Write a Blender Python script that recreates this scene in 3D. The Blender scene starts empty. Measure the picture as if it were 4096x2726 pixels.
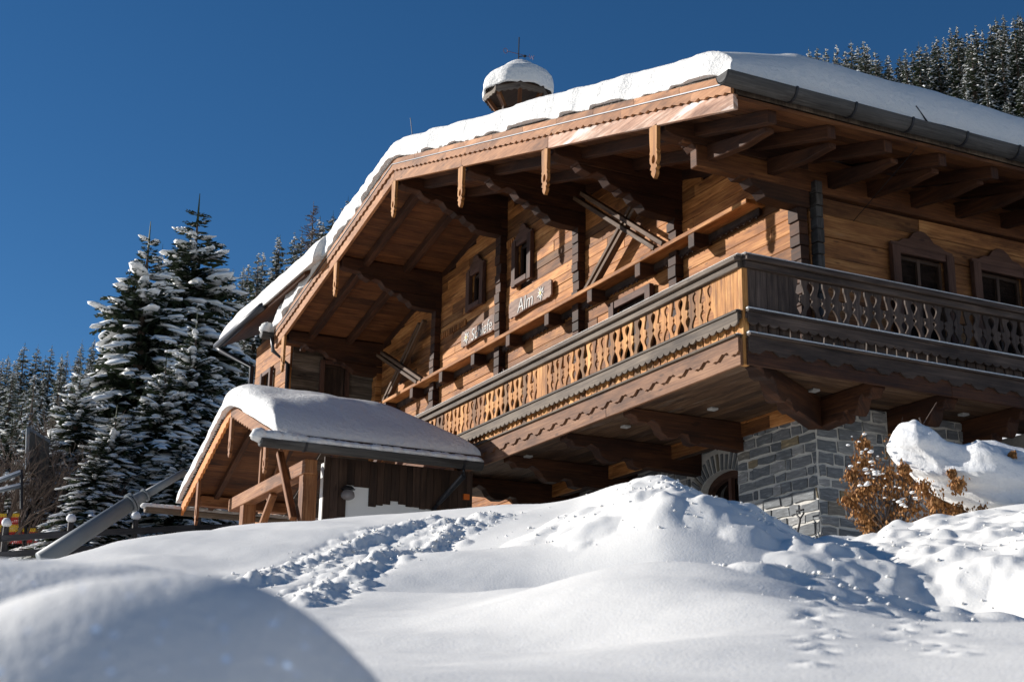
import bpy, bmesh, math, random
import numpy as np
from mathutils import Vector, Matrix
random.seed(7)
C = bpy.context.scene.collection
S = bpy.context.scene
# ------------------------------------------------------------------ camera
CP = np.array([14.6027, -10.6043, -4.8924]); FPX = 5787.14
def cam_axes(yaw, pitch, roll):
    f = np.array([-math.cos(yaw)*math.cos(pitch), math.sin(yaw)*math.cos(pitch), math.sin(pitch)])
    r = np.cross(f, [0, 0, 1]); r /= np.linalg.norm(r); u = np.cross(r, f)
    c, s = math.cos(roll), math.sin(roll)
    return c*r+s*u, -s*r+c*u, f
CR, CU, CF = cam_axes(.462132966, .282604171, .0152195438)
cam = bpy.data.cameras.new('camera'); co = bpy.data.objects.new('camera', cam); C.objects.link(co); S.camera = co
co.matrix_world = Matrix(((CR[0], CU[0], -CF[0], CP[0]), (CR[1], CU[1], -CF[1], CP[1]), (CR[2], CU[2], -CF[2], CP[2]), (0, 0, 0, 1)))
cam.sensor_width = 36; cam.lens = FPX/4096*36; cam.clip_end = 3000; cam.clip_start = .05
cam.dof.use_dof = True; cam.dof.focus_distance = 30; cam.dof.aperture_fstop = 4.5
# ------------------------------------------------------------------ light
SUN = Vector((-.99, -1.0, .53)).normalized()
sun_el = math.asin(SUN.z)
sl = bpy.data.lights.new('sun', 'SUN'); sl.energy = 5; sl.angle = math.radians(.53); sl.color = (1, .955, .89)
so = bpy.data.objects.new('sun', sl); C.objects.link(so); so.rotation_euler = SUN.to_track_quat('Z', 'Y').to_euler()
W = bpy.data.worlds.new('World'); S.world = W; W.use_nodes = True
nt = W.node_tree; nt.nodes.clear()
sk = nt.nodes.new('ShaderNodeTexSky'); sk.sky_type = 'NISHITA'; sk.sun_disc = False
sk.sun_elevation = sun_el; sk.sun_rotation = math.atan2(SUN.x, SUN.y)
sk.altitude = 2500; sk.air_density = 1.0; sk.dust_density = 0.0; sk.ozone_density = 3.0
bg = nt.nodes.new('ShaderNodeBackground'); bg.inputs[1].default_value = .058
ow = nt.nodes.new('ShaderNodeOutputWorld')
hs = nt.nodes.new('ShaderNodeHueSaturation'); hs.inputs['Saturation'].default_value = 1.22; nt.links.new(sk.outputs[0], hs.inputs['Color']); nt.links.new(hs.outputs[0], bg.inputs[0]); nt.links.new(bg.outputs[0], ow.inputs[0])
S.view_settings.view_transform = 'Standard'; S.view_settings.look = 'None'; S.view_settings.exposure = .62; S.view_settings.gamma = 1
S.render.engine = 'CYCLES'
# ------------------------------------------------------------------ view helpers (measured directions of the place)
def vdir(x, y):
    x *= 1.7385; y *= 1.7385
    d = CF+(x-2048)/FPX*CR-(y-1363)/FPX*CU
    return d/np.linalg.norm(d)
def azel(x, y):
    d = vdir(x, y); return math.degrees(math.atan2(d[1], -d[0])), math.degrees(math.asin(d[2]))
def at_r(x, y, r):
    d = vdir(x, y); return CP+d*(r/math.hypot(d[0], d[1]))
# ------------------------------------------------------------------ noise
def _h(i, j, s):
    n = (i.astype(np.int64)*374761393+j.astype(np.int64)*668265263+s*1274126177) & 0x7fffffff
    n = ((n ^ (n >> 13))*1274126177) & 0x7fffffff
    n = (n ^ (n >> 16)) & 0xffff
    return n/65535.0
def vnoise(x, y, s=0):
    x = np.asarray(x, float); y = np.asarray(y, float)
    i = np.floor(x); j = np.floor(y); fx = x-i; fy = y-j
    fx = fx*fx*fx*(fx*(fx*6-15)+10); fy = fy*fy*fy*(fy*(fy*6-15)+10)
    a = _h(i, j, s); b = _h(i+1, j, s); c = _h(i, j+1, s); d = _h(i+1, j+1, s)
    return (a*(1-fx)+b*fx)*(1-fy)+(c*(1-fx)+d*fx)*fy-.5
def fbm(x, y, s=0, o=4):
    r = 0; a = 1
    for k in range(o):
        r = r+a*vnoise(x*2**k+17.3*k, y*2**k-9.1*k, s+k); a *= .5
    return r
# ------------------------------------------------------------------ mesh builder
def V(*a): return Vector(a)
class MB:
    def __init__(s): s.v = []; s.f = []; s.uv = []; s.m = []
    def poly(s, pts, uvs, mi=0):
        n = len(s.v); s.v += [tuple(p) for p in pts]; s.f.append(list(range(n, n+len(pts)))); s.uv += uvs; s.m.append(mi)
    def obox(s, o, a, b, c, mi=0):
        """box with corner o and edge vectors a (grain), b, c"""
        o, a, b, c = Vector(o), Vector(a), Vector(b), Vector(c)
        if a.cross(b).dot(c) < 0: b, c = c, b
        n = len(s.v); la, lb, lc = a.length, b.length, c.length
        P = [o, o+a, o+a+b, o+b, o+c, o+a+c, o+a+b+c, o+b+c]
        s.v += [tuple(p) for p in P]
        u0 = random.random()*9
        for q, du, dv in (((0, 3, 2, 1), 'a', 'b'), ((4, 5, 6, 7), 'a', 'b'), ((0, 1, 5, 4), 'a', 'c'), ((3, 7, 6, 2), 'a', 'c'), ((0, 4, 7, 3), 'c', 'b'), ((1, 2, 6, 5), 'c', 'b')):
            s.f.append([n+i for i in q]); s.m.append(mi)
            for i in q:
                ai = i in (1, 2, 5, 6); bi = i in (2, 3, 6, 7); ci = i >= 4
                if du == 'a': s.uv.append((u0+ai*la, (bi*lb if dv == 'b' else 7+ci*lc)))
                else: s.uv.append((u0+ci*lc, 3+bi*lb))
    def box(s, x0, x1, y0, y1, z0, z1, g='x', mi=0):
        d = {'x': V(x1-x0, 0, 0), 'y': V(0, y1-y0, 0), 'z': V(0, 0, z1-z0)}
        o = {'x': ('y', 'z'), 'y': ('x', 'z'), 'z': ('x', 'y')}[g]
        s.obox((x0, y0, z0), d[g], d[o[0]], d[o[1]], mi)
    def beam(s, p, q, w, h, up=(0, 0, 1), mi=0):
        p, q = Vector(p), Vector(q); a = q-p; side = a.cross(Vector(up)).normalized(); u = side.cross(a).normalized()
        s.obox(p-side*w/2-u*h/2, a, side*w, u*h, mi)
    def prism(s, pts, o, U, Vv, t, grain=0, mi=0, uvf=None):
        """2-D outline pts extruded by vector t; grain 0 along U, 1 along V"""
        o, U, Vv, t = Vector(o), Vector(U), Vector(Vv), Vector(t)
        if U.cross(Vv).dot(t) < 0: pts = list(pts)[::-1]
        ar = sum(pts[i][0]*pts[(i+1) % len(pts)][1]-pts[(i+1) % len(pts)][0]*pts[i][1] for i in range(len(pts)))
        n = len(s.v); k = len(pts); u0 = random.random()*9
        P = [o+U*a+Vv*b for a, b in pts]
        flip = (U.cross(Vv).dot(t) > 0) != (ar > 0)
        s.v += [tuple(p) for p in P]+[tuple(p+t) for p in P]
        uvp = [(u0+(a if grain == 0 else b), (b if grain == 0 else a)) for a, b in pts]
        f0 = list(range(k)); f1 = f0[::-1]
        top = f0 if not flip else f1; bot = top[::-1]
        s.f.append([n+k+i for i in top]); s.uv += [uvp[i] for i in top]; s.m.append(mi)
        s.f.append([n+i for i in bot]); s.uv += [uvp[i] for i in bot]; s.m.append(mi)
        if uvf: uvp = [(u0+a, b-uvf(a)) for a, b in pts]
        tl = t.length
        for i in range(k):
            j = (i+1) % k
            q = (i, j, k+j, k+i) if not flip else (j, i, k+i, k+j)
            s.f.append([n+a for a in q]); s.m.append(mi)
            for a in q: s.uv.append((u0+(tl if a >= k else 0), (i if a % k == i else i+1)*.045) if grain == 2 else (uvp[a % k][0], uvp[a % k][1]+(tl if a >= k else 0)))
    def tube(s, pts, rad, n=8, cap=True, mi=0):
        pts = [Vector(p) for p in pts]
        if not hasattr(rad, '__len__'): rad = [rad]*len(pts)
        b = len(s.v); L = 0; u0 = random.random()*9
        us = []
        for i, p in enumerate(pts):
            d = (pts[min(i+1, len(pts)-1)]-pts[max(i-1, 0)]).normalized()
            up = V(0, 0, 1) if abs(d.z) < .9 else V(1, 0, 0)
            x = d.cross(up).normalized(); y = x.cross(d)
            if i: L += (p-pts[i-1]).length
            us.append(u0+L)
            for k in range(n):
                a = 2*math.pi*k/n; s.v.append(tuple(p+x*math.cos(a)*rad[i]+y*math.sin(a)*rad[i]))
        for i in range(len(pts)-1):
            for k in range(n):
                k2 = (k+1) % n; s.f.append([b+i*n+k, b+i*n+k2, b+(i+1)*n+k2, b+(i+1)*n+k]); s.m.append(mi)
                s.uv += [(us[i], k/n*.5), (us[i], (k+1)/n*.5), (us[i+1], (k+1)/n*.5), (us[i+1], k/n*.5)]
        if cap:
            s.f.append([b+k for k in range(n)][::-1]); s.m.append(mi); s.uv += [(0, 0)]*n
            s.f.append([b+(len(pts)-1)*n+k for k in range(n)]); s.m.append(mi); s.uv += [(0, 0)]*n
    def blob(s, c, rx, ry, rz, nu=7, nv=4, j=.15, mi=0, rnd=random, az=None, tilt=0):
        b = len(s.v); c = Vector(c)
        s.v.append((c.x, c.y, c.z+rz))
        for i in range(1, nv):
            a = math.pi*i/nv
            for k in range(nu):
                t = 2*math.pi*(k+.5*(i % 2))/nu; q = 1+j*(rnd.random()*2-1)
                X_, Y_, Z_ = rx*math.sin(a)*math.cos(t)*q, ry*math.sin(a)*math.sin(t)*q, rz*math.cos(a)*q*(1 if a < 1.6 else .6)
                if az is not None: Z_ -= X_*tilt; X_, Y_ = X_*math.cos(az)-Y_*math.sin(az), X_*math.sin(az)+Y_*math.cos(az)
                s.v.append((c.x+X_, c.y+Y_, c.z+Z_))
        s.v.append((c.x, c.y, c.z-rz*.6)); e = len(s.v)-1
        for k in range(nu): s.f.append([b, b+1+k, b+1+(k+1) % nu]); s.uv += [(0, 0)]*3; s.m.append(mi)
        for i in range(nv-2):
            for k in range(nu):
                p = b+1+i*nu; s.f.append([p+k, p+nu+k, p+nu+(k+1) % nu, p+(k+1) % nu]); s.uv += [(0, 0)]*4; s.m.append(mi)
        p = b+1+(nv-2)*nu
        for k in range(nu): s.f.append([p+k, e, p+(k+1) % nu]); s.uv += [(0, 0)]*3; s.m.append(mi)
    def build(s, name, mat, parent=None, smooth=False, bevel=0, local=False):
        me = bpy.data.meshes.new(name); me.from_pydata(s.v, [], s.f)
        uvl = me.uv_layers.new(name='UVMap'); uvl.data.foreach_set('uv', np.array(s.uv, dtype=np.float32).ravel())
        mats = mat if isinstance(mat, (list, tuple)) else [mat]
        for m in mats: me.materials.append(m)
        if len(mats) > 1: me.polygons.foreach_set('material_index', s.m)
        if smooth: me.polygons.foreach_set('use_smooth', [True]*len(me.polygons))
        me.update()
        o = bpy.data.objects.new(name, me); C.objects.link(o)
        if parent is not None:
            o.parent = parent
            if not local: o.matrix_parent_inverse = base_of(parent).inverted()
        if bevel:
            b = o.modifiers.new('bevel', 'BEVEL'); b.width = bevel; b.segments = 1; b.limit_method = 'ANGLE'; b.angle_limit = .7
        return o
def base_of(o):
    m = Matrix.Translation(o.location)
    if o.parent: m = base_of(o.parent) @ o.matrix_parent_inverse @ m
    return m
def tag(o, label=None, cat=None, group=None, kind=None):
    if label: o['label'] = label
    if cat: o['category'] = cat
    if group: o['group'] = group
    if kind: o['kind'] = kind
    return o
def thing(name, label, cat, loc, group=None):
    o = bpy.data.objects.new(name, None); C.objects.link(o); o.location = loc; o.empty_display_size = .3
    return tag(o, label, cat, group)
def grid_obj(name, P, mat, parent=None, smooth=True, closed=None):
    """P: (n,m,3) array of points -> sheet"""
    n, m, _ = P.shape
    me = bpy.data.meshes.new(name)
    idx = np.arange(n*m).reshape(n, m)
    q = np.stack([idx[:-1, :-1], idx[1:, :-1], idx[1:, 1:], idx[:-1, 1:]], -1).reshape(-1, 4)
    vs = P.reshape(-1, 3)
    if closed is not None:
        b = closed.reshape(-1, 3); off = len(vs); vs = np.vstack([vs, b])
        q2 = q[:, ::-1]+off
        sides = []
        for e in (idx[0, :], idx[-1, ::-1], idx[::-1, 0], idx[:, -1]):
            sides.append(np.stack([e[:-1], e[1:], e[1:]+off, e[:-1]+off], -1))
        q = np.vstack([q, q2]+sides)
    me.from_pydata([tuple(v) for v in vs], [], q.tolist())
    me.materials.append(mat)
    if smooth: me.polygons.foreach_set('use_smooth', [True]*len(me.polygons))
    me.update()
    bm = bmesh.new(); bm.from_mesh(me); bmesh.ops.recalc_face_normals(bm, faces=bm.faces) if closed is not None else None; bm.to_mesh(me); bm.free()
    o = bpy.data.objects.new(name, me); C.objects.link(o)
    if parent is not None: o.parent = parent; o.matrix_parent_inverse = base_of(parent).inverted()
    return o
# ------------------------------------------------------------------ materials
class NT:
    def __init__(s, name):
        s.mat = bpy.data.materials.new(name); s.mat.use_nodes = True; s.t = s.mat.node_tree; s.t.nodes.clear()
        s.out = s.n('ShaderNodeOutputMaterial'); s.b = s.n('ShaderNodeBsdfPrincipled'); s.l(s.b.outputs[0], s.out.inputs[0])
    def n(s, t, **k):
        x = s.t.nodes.new(t)
        for a, b in k.items(): setattr(x, a, b)
        return x
    def l(s, a, b): s.t.links.new(a, b)
    def noise(s, vec, scale, detail=3, rough=.55):
        x = s.n('ShaderNodeTexNoise'); x.inputs['Scale'].default_value = scale; x.inputs['Detail'].default_value = detail; x.inputs['Roughness'].default_value = rough
        s.l(vec, x.inputs['Vector']); return x
    def mapv(s, vec, sc):
        x = s.n('ShaderNodeVectorMath', operation='MULTIPLY'); s.l(vec, x.inputs[0]); x.inputs[1].default_value = sc; return x.outputs[0]
    def ramp(s, fac, stops):
        x = s.n('ShaderNodeValToRGB'); s.l(fac, x.inputs[0]); e = x.color_ramp.elements
        while len(e) < len(stops): e.new(.5)
        for i, (p, c) in enumerate(stops): e[i].position = p; e[i].color = (*c, 1) if len(c) == 3 else c
        return x.outputs[0]
    def mix(s, fac, a, b, mode='MIX'):
        x = s.n('ShaderNodeMix', data_type='RGBA', blend_type=mode)
        for k, v in ((0, fac), (6, a), (7, b)):
            if hasattr(v, 'links'): s.l(v, x.inputs[k])
            else: x.inputs[k].default_value = v if k == 0 else (*v, 1)
        return x.outputs[2]
    def math(s, op, a, b=0, clamp=False):
        x = s.n('ShaderNodeMath', operation=op); x.use_clamp = clamp
        for k, v in ((0, a), (1, b)):
            if hasattr(v, 'links'): s.l(v, x.inputs[k])
            else: x.inputs[k].default_value = v
        return x.outputs[0]
    def bump(s, h, d, st=1):
        x = s.n('ShaderNodeBump'); x.inputs['Strength'].default_value = st; x.inputs['Distance'].default_value = d; s.l(h, x.inputs['Height']); s.l(x.outputs[0], s.b.inputs['Normal']); return x
def wood(name, dark, mid, light, grey=None, greyamt=0, rough=.72, var=.45):
    m = NT(name); uv = m.n('ShaderNodeUVMap').outputs[0]; g = m.n('ShaderNodeNewGeometry'); isl = g.outputs['Random Per Island']
    add = m.n('ShaderNodeVectorMath', operation='ADD'); m.l(uv, add.inputs[0])
    cv = m.n('ShaderNodeCombineXYZ'); m.l(m.math('MULTIPLY', isl, 37.), cv.inputs[0]); m.l(m.math('MULTIPLY', isl, 91.), cv.inputs[1]); m.l(isl, cv.inputs[2]); m.l(cv.outputs[0], add.inputs[1])
    p = add.outputs[0]
    fine = m.noise(m.mapv(p, (1.6, 34, 1)), 1, 4, .6).outputs[0]
    big = m.noise(m.mapv(p, (.9, 3.2, 1)), 1, 4, .6).outputs[0]
    col = m.ramp(m.math('ADD', m.math('MULTIPLY', fine, .55), m.math('MULTIPLY', big, .5)), [(.33, dark), (.52, mid), (.68, light)])
    col = m.mix(1.0, col, m.ramp(m.math('FRACT', m.math('MULTIPLY', isl, 7.31)), [(0, (1-var*1.15, 1-var*1.15, 1-var*1.12)), (.22, (1-var*.55, 1-var*.6, 1-var*.62)), (.45, (1, 1, 1)), (.7, (.84, .80, .77)), (1, (1.25, 1.3, 1.4))]), 'MULTIPLY')
    st = m.noise(m.mapv(p, (.45, 1.6, 1)), 1.3, 5, .7).outputs[0]; col = m.mix(1.0, col, m.ramp(st, [(.36, (.45, .4, .37)), (.5, (1, 1, 1))]), 'MULTIPLY')
    vor = m.n('ShaderNodeTexVoronoi'); vor.inputs['Scale'].default_value = 1; m.l(m.mapv(p, (1.7, 5.5, 1)), vor.inputs['Vector'])
    kn = m.ramp(vor.outputs['Distance'], [(.07, (.35, .3, .27)), (.13, (1, 1, 1))])
    col = m.mix(.8, col, kn, 'MULTIPLY')
    if grey:
        w = m.noise(m.mapv(p, (.6, 5, 1)), 1, 5, .65).outputs[0]
        ww = m.ramp(w, [(.62-greyamt, (0, 0, 0)), (.78-greyamt, (1, 1, 1))])
        rg = m.n('ShaderNodeRGBToBW'); m.l(ww, rg.inputs[0])
        gc = m.mix(fine, tuple(c*.6 for c in grey), tuple(c*1.3 for c in grey))
        col = m.mix(rg.outputs[0], col, gc)
    m.l(col, m.b.inputs['Base Color']); m.b.inputs['Roughness'].default_value = rough; m.b.inputs['Specular IOR Level'].default_value = .3
    m.bump(m.math('ADD', fine, m.math('MULTIPLY', big, .6)), .006)
    return m.mat
def plain(name, c, rough=.6, metal=0, nz=0.15, sc=6, spec=.4):
    m = NT(name); tc = m.n('ShaderNodeTexCoord').outputs['Object']
    n1 = m.noise(tc, sc, 5).outputs[0]
    m.l(m.mix(n1, tuple(x*(1-nz*2) for x in c), tuple(min(1, x*(1+nz*2)) for x in c)), m.b.inputs['Base Color'])
    m.b.inputs['Roughness'].default_value = rough; m.b.inputs['Metallic'].default_value = metal; m.b.inputs['Specular IOR Level'].default_value = spec
    return m.mat
def snowmat(name, bump=.02, sc=9, sparkle=0.0, spsc=55, c=(.80, .785, .75)):
    m = NT(name); tc = m.n('ShaderNodeTexCoord').outputs['Object']
    a = m.noise(tc, sc, 6, .62).outputs[0]; b = m.noise(tc, sc*7, 4, .7).outputs[0]
    m.b.inputs['Base Color'].default_value = (*c, 1); m.b.inputs['Roughness'].default_value = .75; m.b.inputs['Specular IOR Level'].default_value = .2
    bp = m.bump(m.math('ADD', a, m.math('MULTIPLY', b, .22)), bump)
    if sparkle:
        vo = m.n('ShaderNodeTexVoronoi'); vo.inputs['Scale'].default_value = spsc; m.l(tc, vo.inputs['Vector'])
        sub = m.n('ShaderNodeVectorMath', operation='SUBTRACT'); m.l(vo.outputs['Color'], sub.inputs[0]); sub.inputs[1].default_value = (.5, .5, .5)
        sc2 = m.n('ShaderNodeVectorMath', operation='SCALE'); m.l(sub.outputs[0], sc2.inputs[0]); sc2.inputs['Scale'].default_value = 1.1
        ad = m.n('ShaderNodeVectorMath', operation='ADD'); m.l(sc2.outputs[0], ad.inputs[0]); m.l(m.n('ShaderNodeNewGeometry').outputs['Normal'], ad.inputs[1])
        nm = m.n('ShaderNodeVectorMath', operation='NORMALIZE'); m.l(ad.outputs[0], nm.inputs[0])
        gl = m.n('ShaderNodeBsdfGlossy'); gl.inputs['Roughness'].default_value = .12; gl.inputs['Color'].default_value = (.9, .95, 1, 1); m.l(nm.outputs[0], gl.inputs['Normal'])
        dot = m.math('LESS_THAN', vo.outputs['Distance'], .26)
        sp_ = m.n('ShaderNodeSeparateColor'); m.l(vo.outputs['Color'], sp_.inputs[0]); gt = m.math('GREATER_THAN', sp_.outputs[0], .70)
        gate = m.math('MULTIPLY', m.math('MULTIPLY', dot, gt), sparkle); m.l(gate, gl.inputs['Color']); gl.inputs['Roughness'].default_value = .22
        ax = m.n('ShaderNodeAddShader'); m.l(m.b.outputs[0], ax.inputs[0]); m.l(gl.outputs[0], ax.inputs[1]); m.l(ax.outputs[0], m.out.inputs[0])
        g3 = m.noise(tc, 75, 2, .6).outputs[0]; bp.inputs['Height'].links[0].from_node  # grain of the powder
        m.l(m.math('ADD', m.math('ADD', m.math('MULTIPLY', a, .35), m.math('MULTIPLY', b, .25)), m.math('MULTIPLY', g3, .35)), bp.inputs['Height'])
    return m.mat
def stonemat():
    m = NT('slate stone'); g = m.n('ShaderNodeNewGeometry'); isl = g.outputs['Random Per Island']; uv = m.n('ShaderNodeUVMap').outputs[0]
    cv = m.n('ShaderNodeCombineXYZ'); m.l(m.math('MULTIPLY', isl, 53.), cv.inputs[0]); m.l(m.math('MULTIPLY', isl, 29.), cv.inputs[1])
    add = m.n('ShaderNodeVectorMath', operation='ADD'); m.l(uv, add.inputs[0]); m.l(cv.outputs[0], add.inputs[1])
    n1 = m.noise(m.mapv(add.outputs[0], (6, 30, 1)), 1, 5, .65).outputs[0]
    base = m.ramp(isl, [(0, (.085, .092, .10)), (.35, (.145, .152, .158)), (.6, (.11, .118, .125)), (.8, (.27, .265, .255)), (.93, (.14, .145, .15)), (.97, (.2, .155, .09))])
    col = m.mix(1., base, m.ramp(n1, [(.3, (.6, .6, .6)), (.55, (1, 1, 1)), (.72, (2.0, 2.0, 1.95))]), 'MULTIPLY')
    m.l(col, m.b.inputs['Base Color']); m.b.inputs['Roughness'].default_value = .8; m.bump(n1, .012)
    return m.mat
def needlemat(name, a, b):
    m = NT(name); g = m.n('ShaderNodeNewGeometry'); isl = g.outputs['Random Per Island']
    m.l(m.mix(isl, a, b), m.b.inputs['Base Color']); m.b.inputs['Roughness'].default_value = .7; m.b.inputs['Specular IOR Level'].default_value = .2
    return m.mat
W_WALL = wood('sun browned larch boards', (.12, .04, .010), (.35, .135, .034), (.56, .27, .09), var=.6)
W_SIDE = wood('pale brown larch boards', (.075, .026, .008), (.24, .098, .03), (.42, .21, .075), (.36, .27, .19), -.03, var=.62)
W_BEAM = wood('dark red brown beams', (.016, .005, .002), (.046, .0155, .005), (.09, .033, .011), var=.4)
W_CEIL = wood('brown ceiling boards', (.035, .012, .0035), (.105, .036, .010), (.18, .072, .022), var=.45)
W_BARGE = wood('rosy brown bargeboards', (.15, .06, .022), (.29, .125, .048), (.41, .2, .09), (.42, .36, .3), -.08, var=.3)
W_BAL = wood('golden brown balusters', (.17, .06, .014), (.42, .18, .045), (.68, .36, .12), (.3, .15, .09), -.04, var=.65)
W_BLEA = wood('bleached bargeboard', (.2, .09, .05), (.42, .24, .16), (.62, .46, .36), (.75, .72, .68), .06, var=.15)
W_GREY = wood('weathered grey wood', (.042, .03, .02), (.105, .077, .054), (.2, .155, .112), var=.45)
W_GUT = wood('grey log gutter wood', (.022, .021, .02), (.05, .047, .044), (.09, .084, .078), var=.12)
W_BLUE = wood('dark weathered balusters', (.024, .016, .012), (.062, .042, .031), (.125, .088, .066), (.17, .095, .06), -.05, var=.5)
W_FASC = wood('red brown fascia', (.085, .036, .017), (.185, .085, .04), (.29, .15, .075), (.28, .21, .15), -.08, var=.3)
W_SOFF = wood('brown grey soffit boards', (.03, .014, .006), (.09, .046, .021), (.17, .105, .06), (.17, .145, .12), .02, var=.6)
W_DARK = wood('near black stained wood', (.02, .012, .008), (.05, .028, .018), (.085, .05, .032), var=.4)
W_PORCH = wood('orange brown porch timber', (.10, .036, .012), (.25, .10, .036), (.38, .19, .085), (.22, .18, .14), 0, var=.45)
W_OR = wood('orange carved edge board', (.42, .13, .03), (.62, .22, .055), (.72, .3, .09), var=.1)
W_SIGN = wood('brown carved sign board', (.13, .075, .055), (.22, .135, .1), (.3, .2, .15), var=.1)
SNOW = snowmat('roof snow', .05, 9, c=(.75, .735, .705))
SNOWG = snowmat('ground snow', .006, 6, .8, 60, (.77, .755, .72))
SNOWT = snowmat('tree snow', .03, 8, c=(.82, .815, .80))
STONE = stonemat(); MORT = plain('mortar', (.46, .44, .40), .9, 0, .15, 25)
PLAST = plain('white render', (.74, .74, .72), .9, 0, .03, 4)
NEED = needlemat('spruce needles', (.018, .03, .016), (.05, .065, .032))
BARK = plain('bark', (.09, .065, .05), .9, 0, .3, 12)
TWIG = plain('bare twigs', (.12, .085, .065), .9, 0, .2, 12)
LEAF = needlemat('dry brown leaves', (.2, .085, .025), (.42, .21, .075))
METAL = plain('dark metal', (.05, .05, .055), .45, .6, .1, 20)
STEEL = plain('grey painted steel', (.13, .15, .165), .55, .0, .06, 3)
IRON = plain('black iron', (.015, .015, .018), .5, .3, .1, 20)
COPP = plain('red brown iron', (.16, .06, .04), .6, .3, .1, 20)
FRAMEW = wood('dark brown window frames', (0.038, 0.015, 0.009), (0.075, 0.034, 0.021), (0.112, 0.056, 0.038), var=.2)
WHITEP = plain('white paint', (.34, .33, .31), .6, 0, .03, 10)
YEL = plain('yellow paint', (.6, .42, .1), .6, 0, .03, 10)
RED = plain('red netting', (.55, .06, .05), .7, 0, .1, 8); YNET = plain('yellow netting', (.75, .5, .04), .7, 0, .1, 8)
ORG = plain('orange reflector', (.75, .16, .02), .4, 0, .05, 8)
gm = NT('window glass'); gm.b.inputs['Base Color'].default_value = (.2, .21, .22, 1); gm.b.inputs['Metallic'].default_value = 1; gm.b.inputs['Roughness'].default_value = .03; gm.b.inputs['Specular IOR Level'].default_value = .9; GLASS = gm.mat
gm = NT('lamp globe glass'); gm.b.inputs['Base Color'].default_value = (.22, .2, .2, 1); gm.b.inputs['Roughness'].default_value = .12; gm.b.inputs['Alpha'].default_value = .75; GLOBE = gm.mat
gm = NT('matt grey panel'); gm.b.inputs['Base Color'].default_value = (.06, .052, .04, 1); gm.b.inputs['Roughness'].default_value = .5; PANEL = gm.mat

# ================================================================== ground
CT = [(-20, 1330, 12), (0, 1291, 12), (150, 1272, 12.5), (300, 1250, 13), (430, 1231, 14), (560, 1215, 14.5), (730, 1195, 15), (870, 1190, 15), (1000, 1180, 15), (1130, 1174, 14.5), (1260, 1166, 14),
      (1330, 1155, 13.5), (1440, 1112, 13), (1520, 1090, 12.6), (1600, 1130, 12.2), (1650, 1158, 12), (1700, 1178, 11.8), (1800, 1218, 11.8), (1900, 1252, 12), (1975, 1266, 13), (2010, 1238, 14), (2060, 1208, 14.5), (2150, 1190, 15), (2260, 1176, 15), (2356, 1166, 15)]
_ca = np.array([azel(x, y) for x, y, r in CT]); _cr = np.array([r for *_, r in CT])
CAZ = np.concatenate([[-180, -60, -10], _ca[:, 0], [60, 100, 180]]); CEL = np.concatenate([[-6, -3, 5.5], _ca[:, 1], [9, 2, -6]]); CRR = np.concatenate([[14, 13, 12], _cr, [15, 14, 14]])
_g = np.arange(-180, 180.01, .05)
def _sm(v, sig):
    y = np.interp(_g, CAZ, v); k = np.exp(-(np.arange(-int(4*sig/.05), int(4*sig/.05)+1)*.05/sig)**2/2); return np.convolve(np.pad(y, len(k)//2, 'edge'), k/k.sum(), 'valid')
_EL = _sm(CEL, .4); _RR = _sm(CRR, 1.6); _ELS = _sm(CEL, 3.0)
HAZ = np.array([-180, -90, -30, 0, 6, 12, 16, 20, 28, 36, 39, 44, 49, 60, 100, 180]); HEL = np.array([0, 2, 5, 9, 11.2, 13, 14.5, 18.4, 17, 20, 22.5, 25.0, 26.2, 22, 8, 0])
def bump_w(x, y, cx, cy, rx, ry, ang):
    c, s = math.cos(ang), math.sin(ang); dx = (x-cx)*c+(y-cy)*s; dy = -(x-cx)*s+(y-cy)*c
    return np.exp(-(dx/rx)**2-(dy/ry)**2)
def base_ground(x, y):
    dx = x-CP[0]; dy = y-CP[1]; r = np.hypot(dx, dy)+1e-6; az = np.degrees(np.arctan2(dy, -dx))
    ec = np.interp(az, _g, _EL); es = np.interp(az, _g, _ELS); rc = np.interp(az, _g, _RR); kq = np.clip((r/rc-.55)/.4, 0, 1); ec = es+(ec-es)*kq*kq*(3-2*kq); t2 = np.tan(np.radians(ec)); e0 = np.minimum(.035, t2-.05)
    t = np.clip((r-3.5)/(rc-3.5), 0, 1)
    te = e0+(t2-e0)*(1-(1-t)**1.55)
    z = CP[2]+r*te
    znear = CP[2]-1.6+r*(1.6+3.5*e0)/3.5
    z = np.where(r < 3.5, znear, z)
    zc = CP[2]+rc*t2
    left = np.clip((18-az)/12, 0, 1)
    far = -2.35+(np.clip(r-22, 0, 60)*.12)*left+np.clip(r-60, 0, 60)*.0
    k = np.clip((r-rc)/7, 0, 1); k = k*k*(3-2*k)
    zb = zc*(1-k)+far*k
    zb = np.minimum(zb, CP[2]+r*t2-.035*(r-rc))
    z = np.where(r > rc, zb, z)
    he = np.interp(az, HAZ, HEL)
    kk = np.clip((r-60)/145, 0, 1); h2 = CP[2]+r*np.tan(np.radians(6+(he-6)*kk**.8))
    k3 = np.clip((r-60)/20, 0, 1)
    z = np.where(r > 60, z*(1-k3)+h2*k3, z)
    z = np.where(r > 205, CP[2]+205*np.tan(np.radians(he))-(r-205)*.1, z)
    return z
def hit(x, y):
    d = vdir(x, y); hd = math.hypot(d[0], d[1])
    prev = None
    for r in np.arange(3.2, 30, .02):
        p = CP+d*(r/hd)
        if base_ground(np.array(p[0]), np.array(p[1])) >= p[2]: return p
    return CP+d*(14/hd)
def line(pts, n=14):
    P = [hit(*q) for q in pts]; out = []
    for a, b in zip(P[:-1], P[1:]):
        for k in range(n): out.append(a+(b-a)*k/n)
    return np.array(out+[P[-1]])
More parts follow.
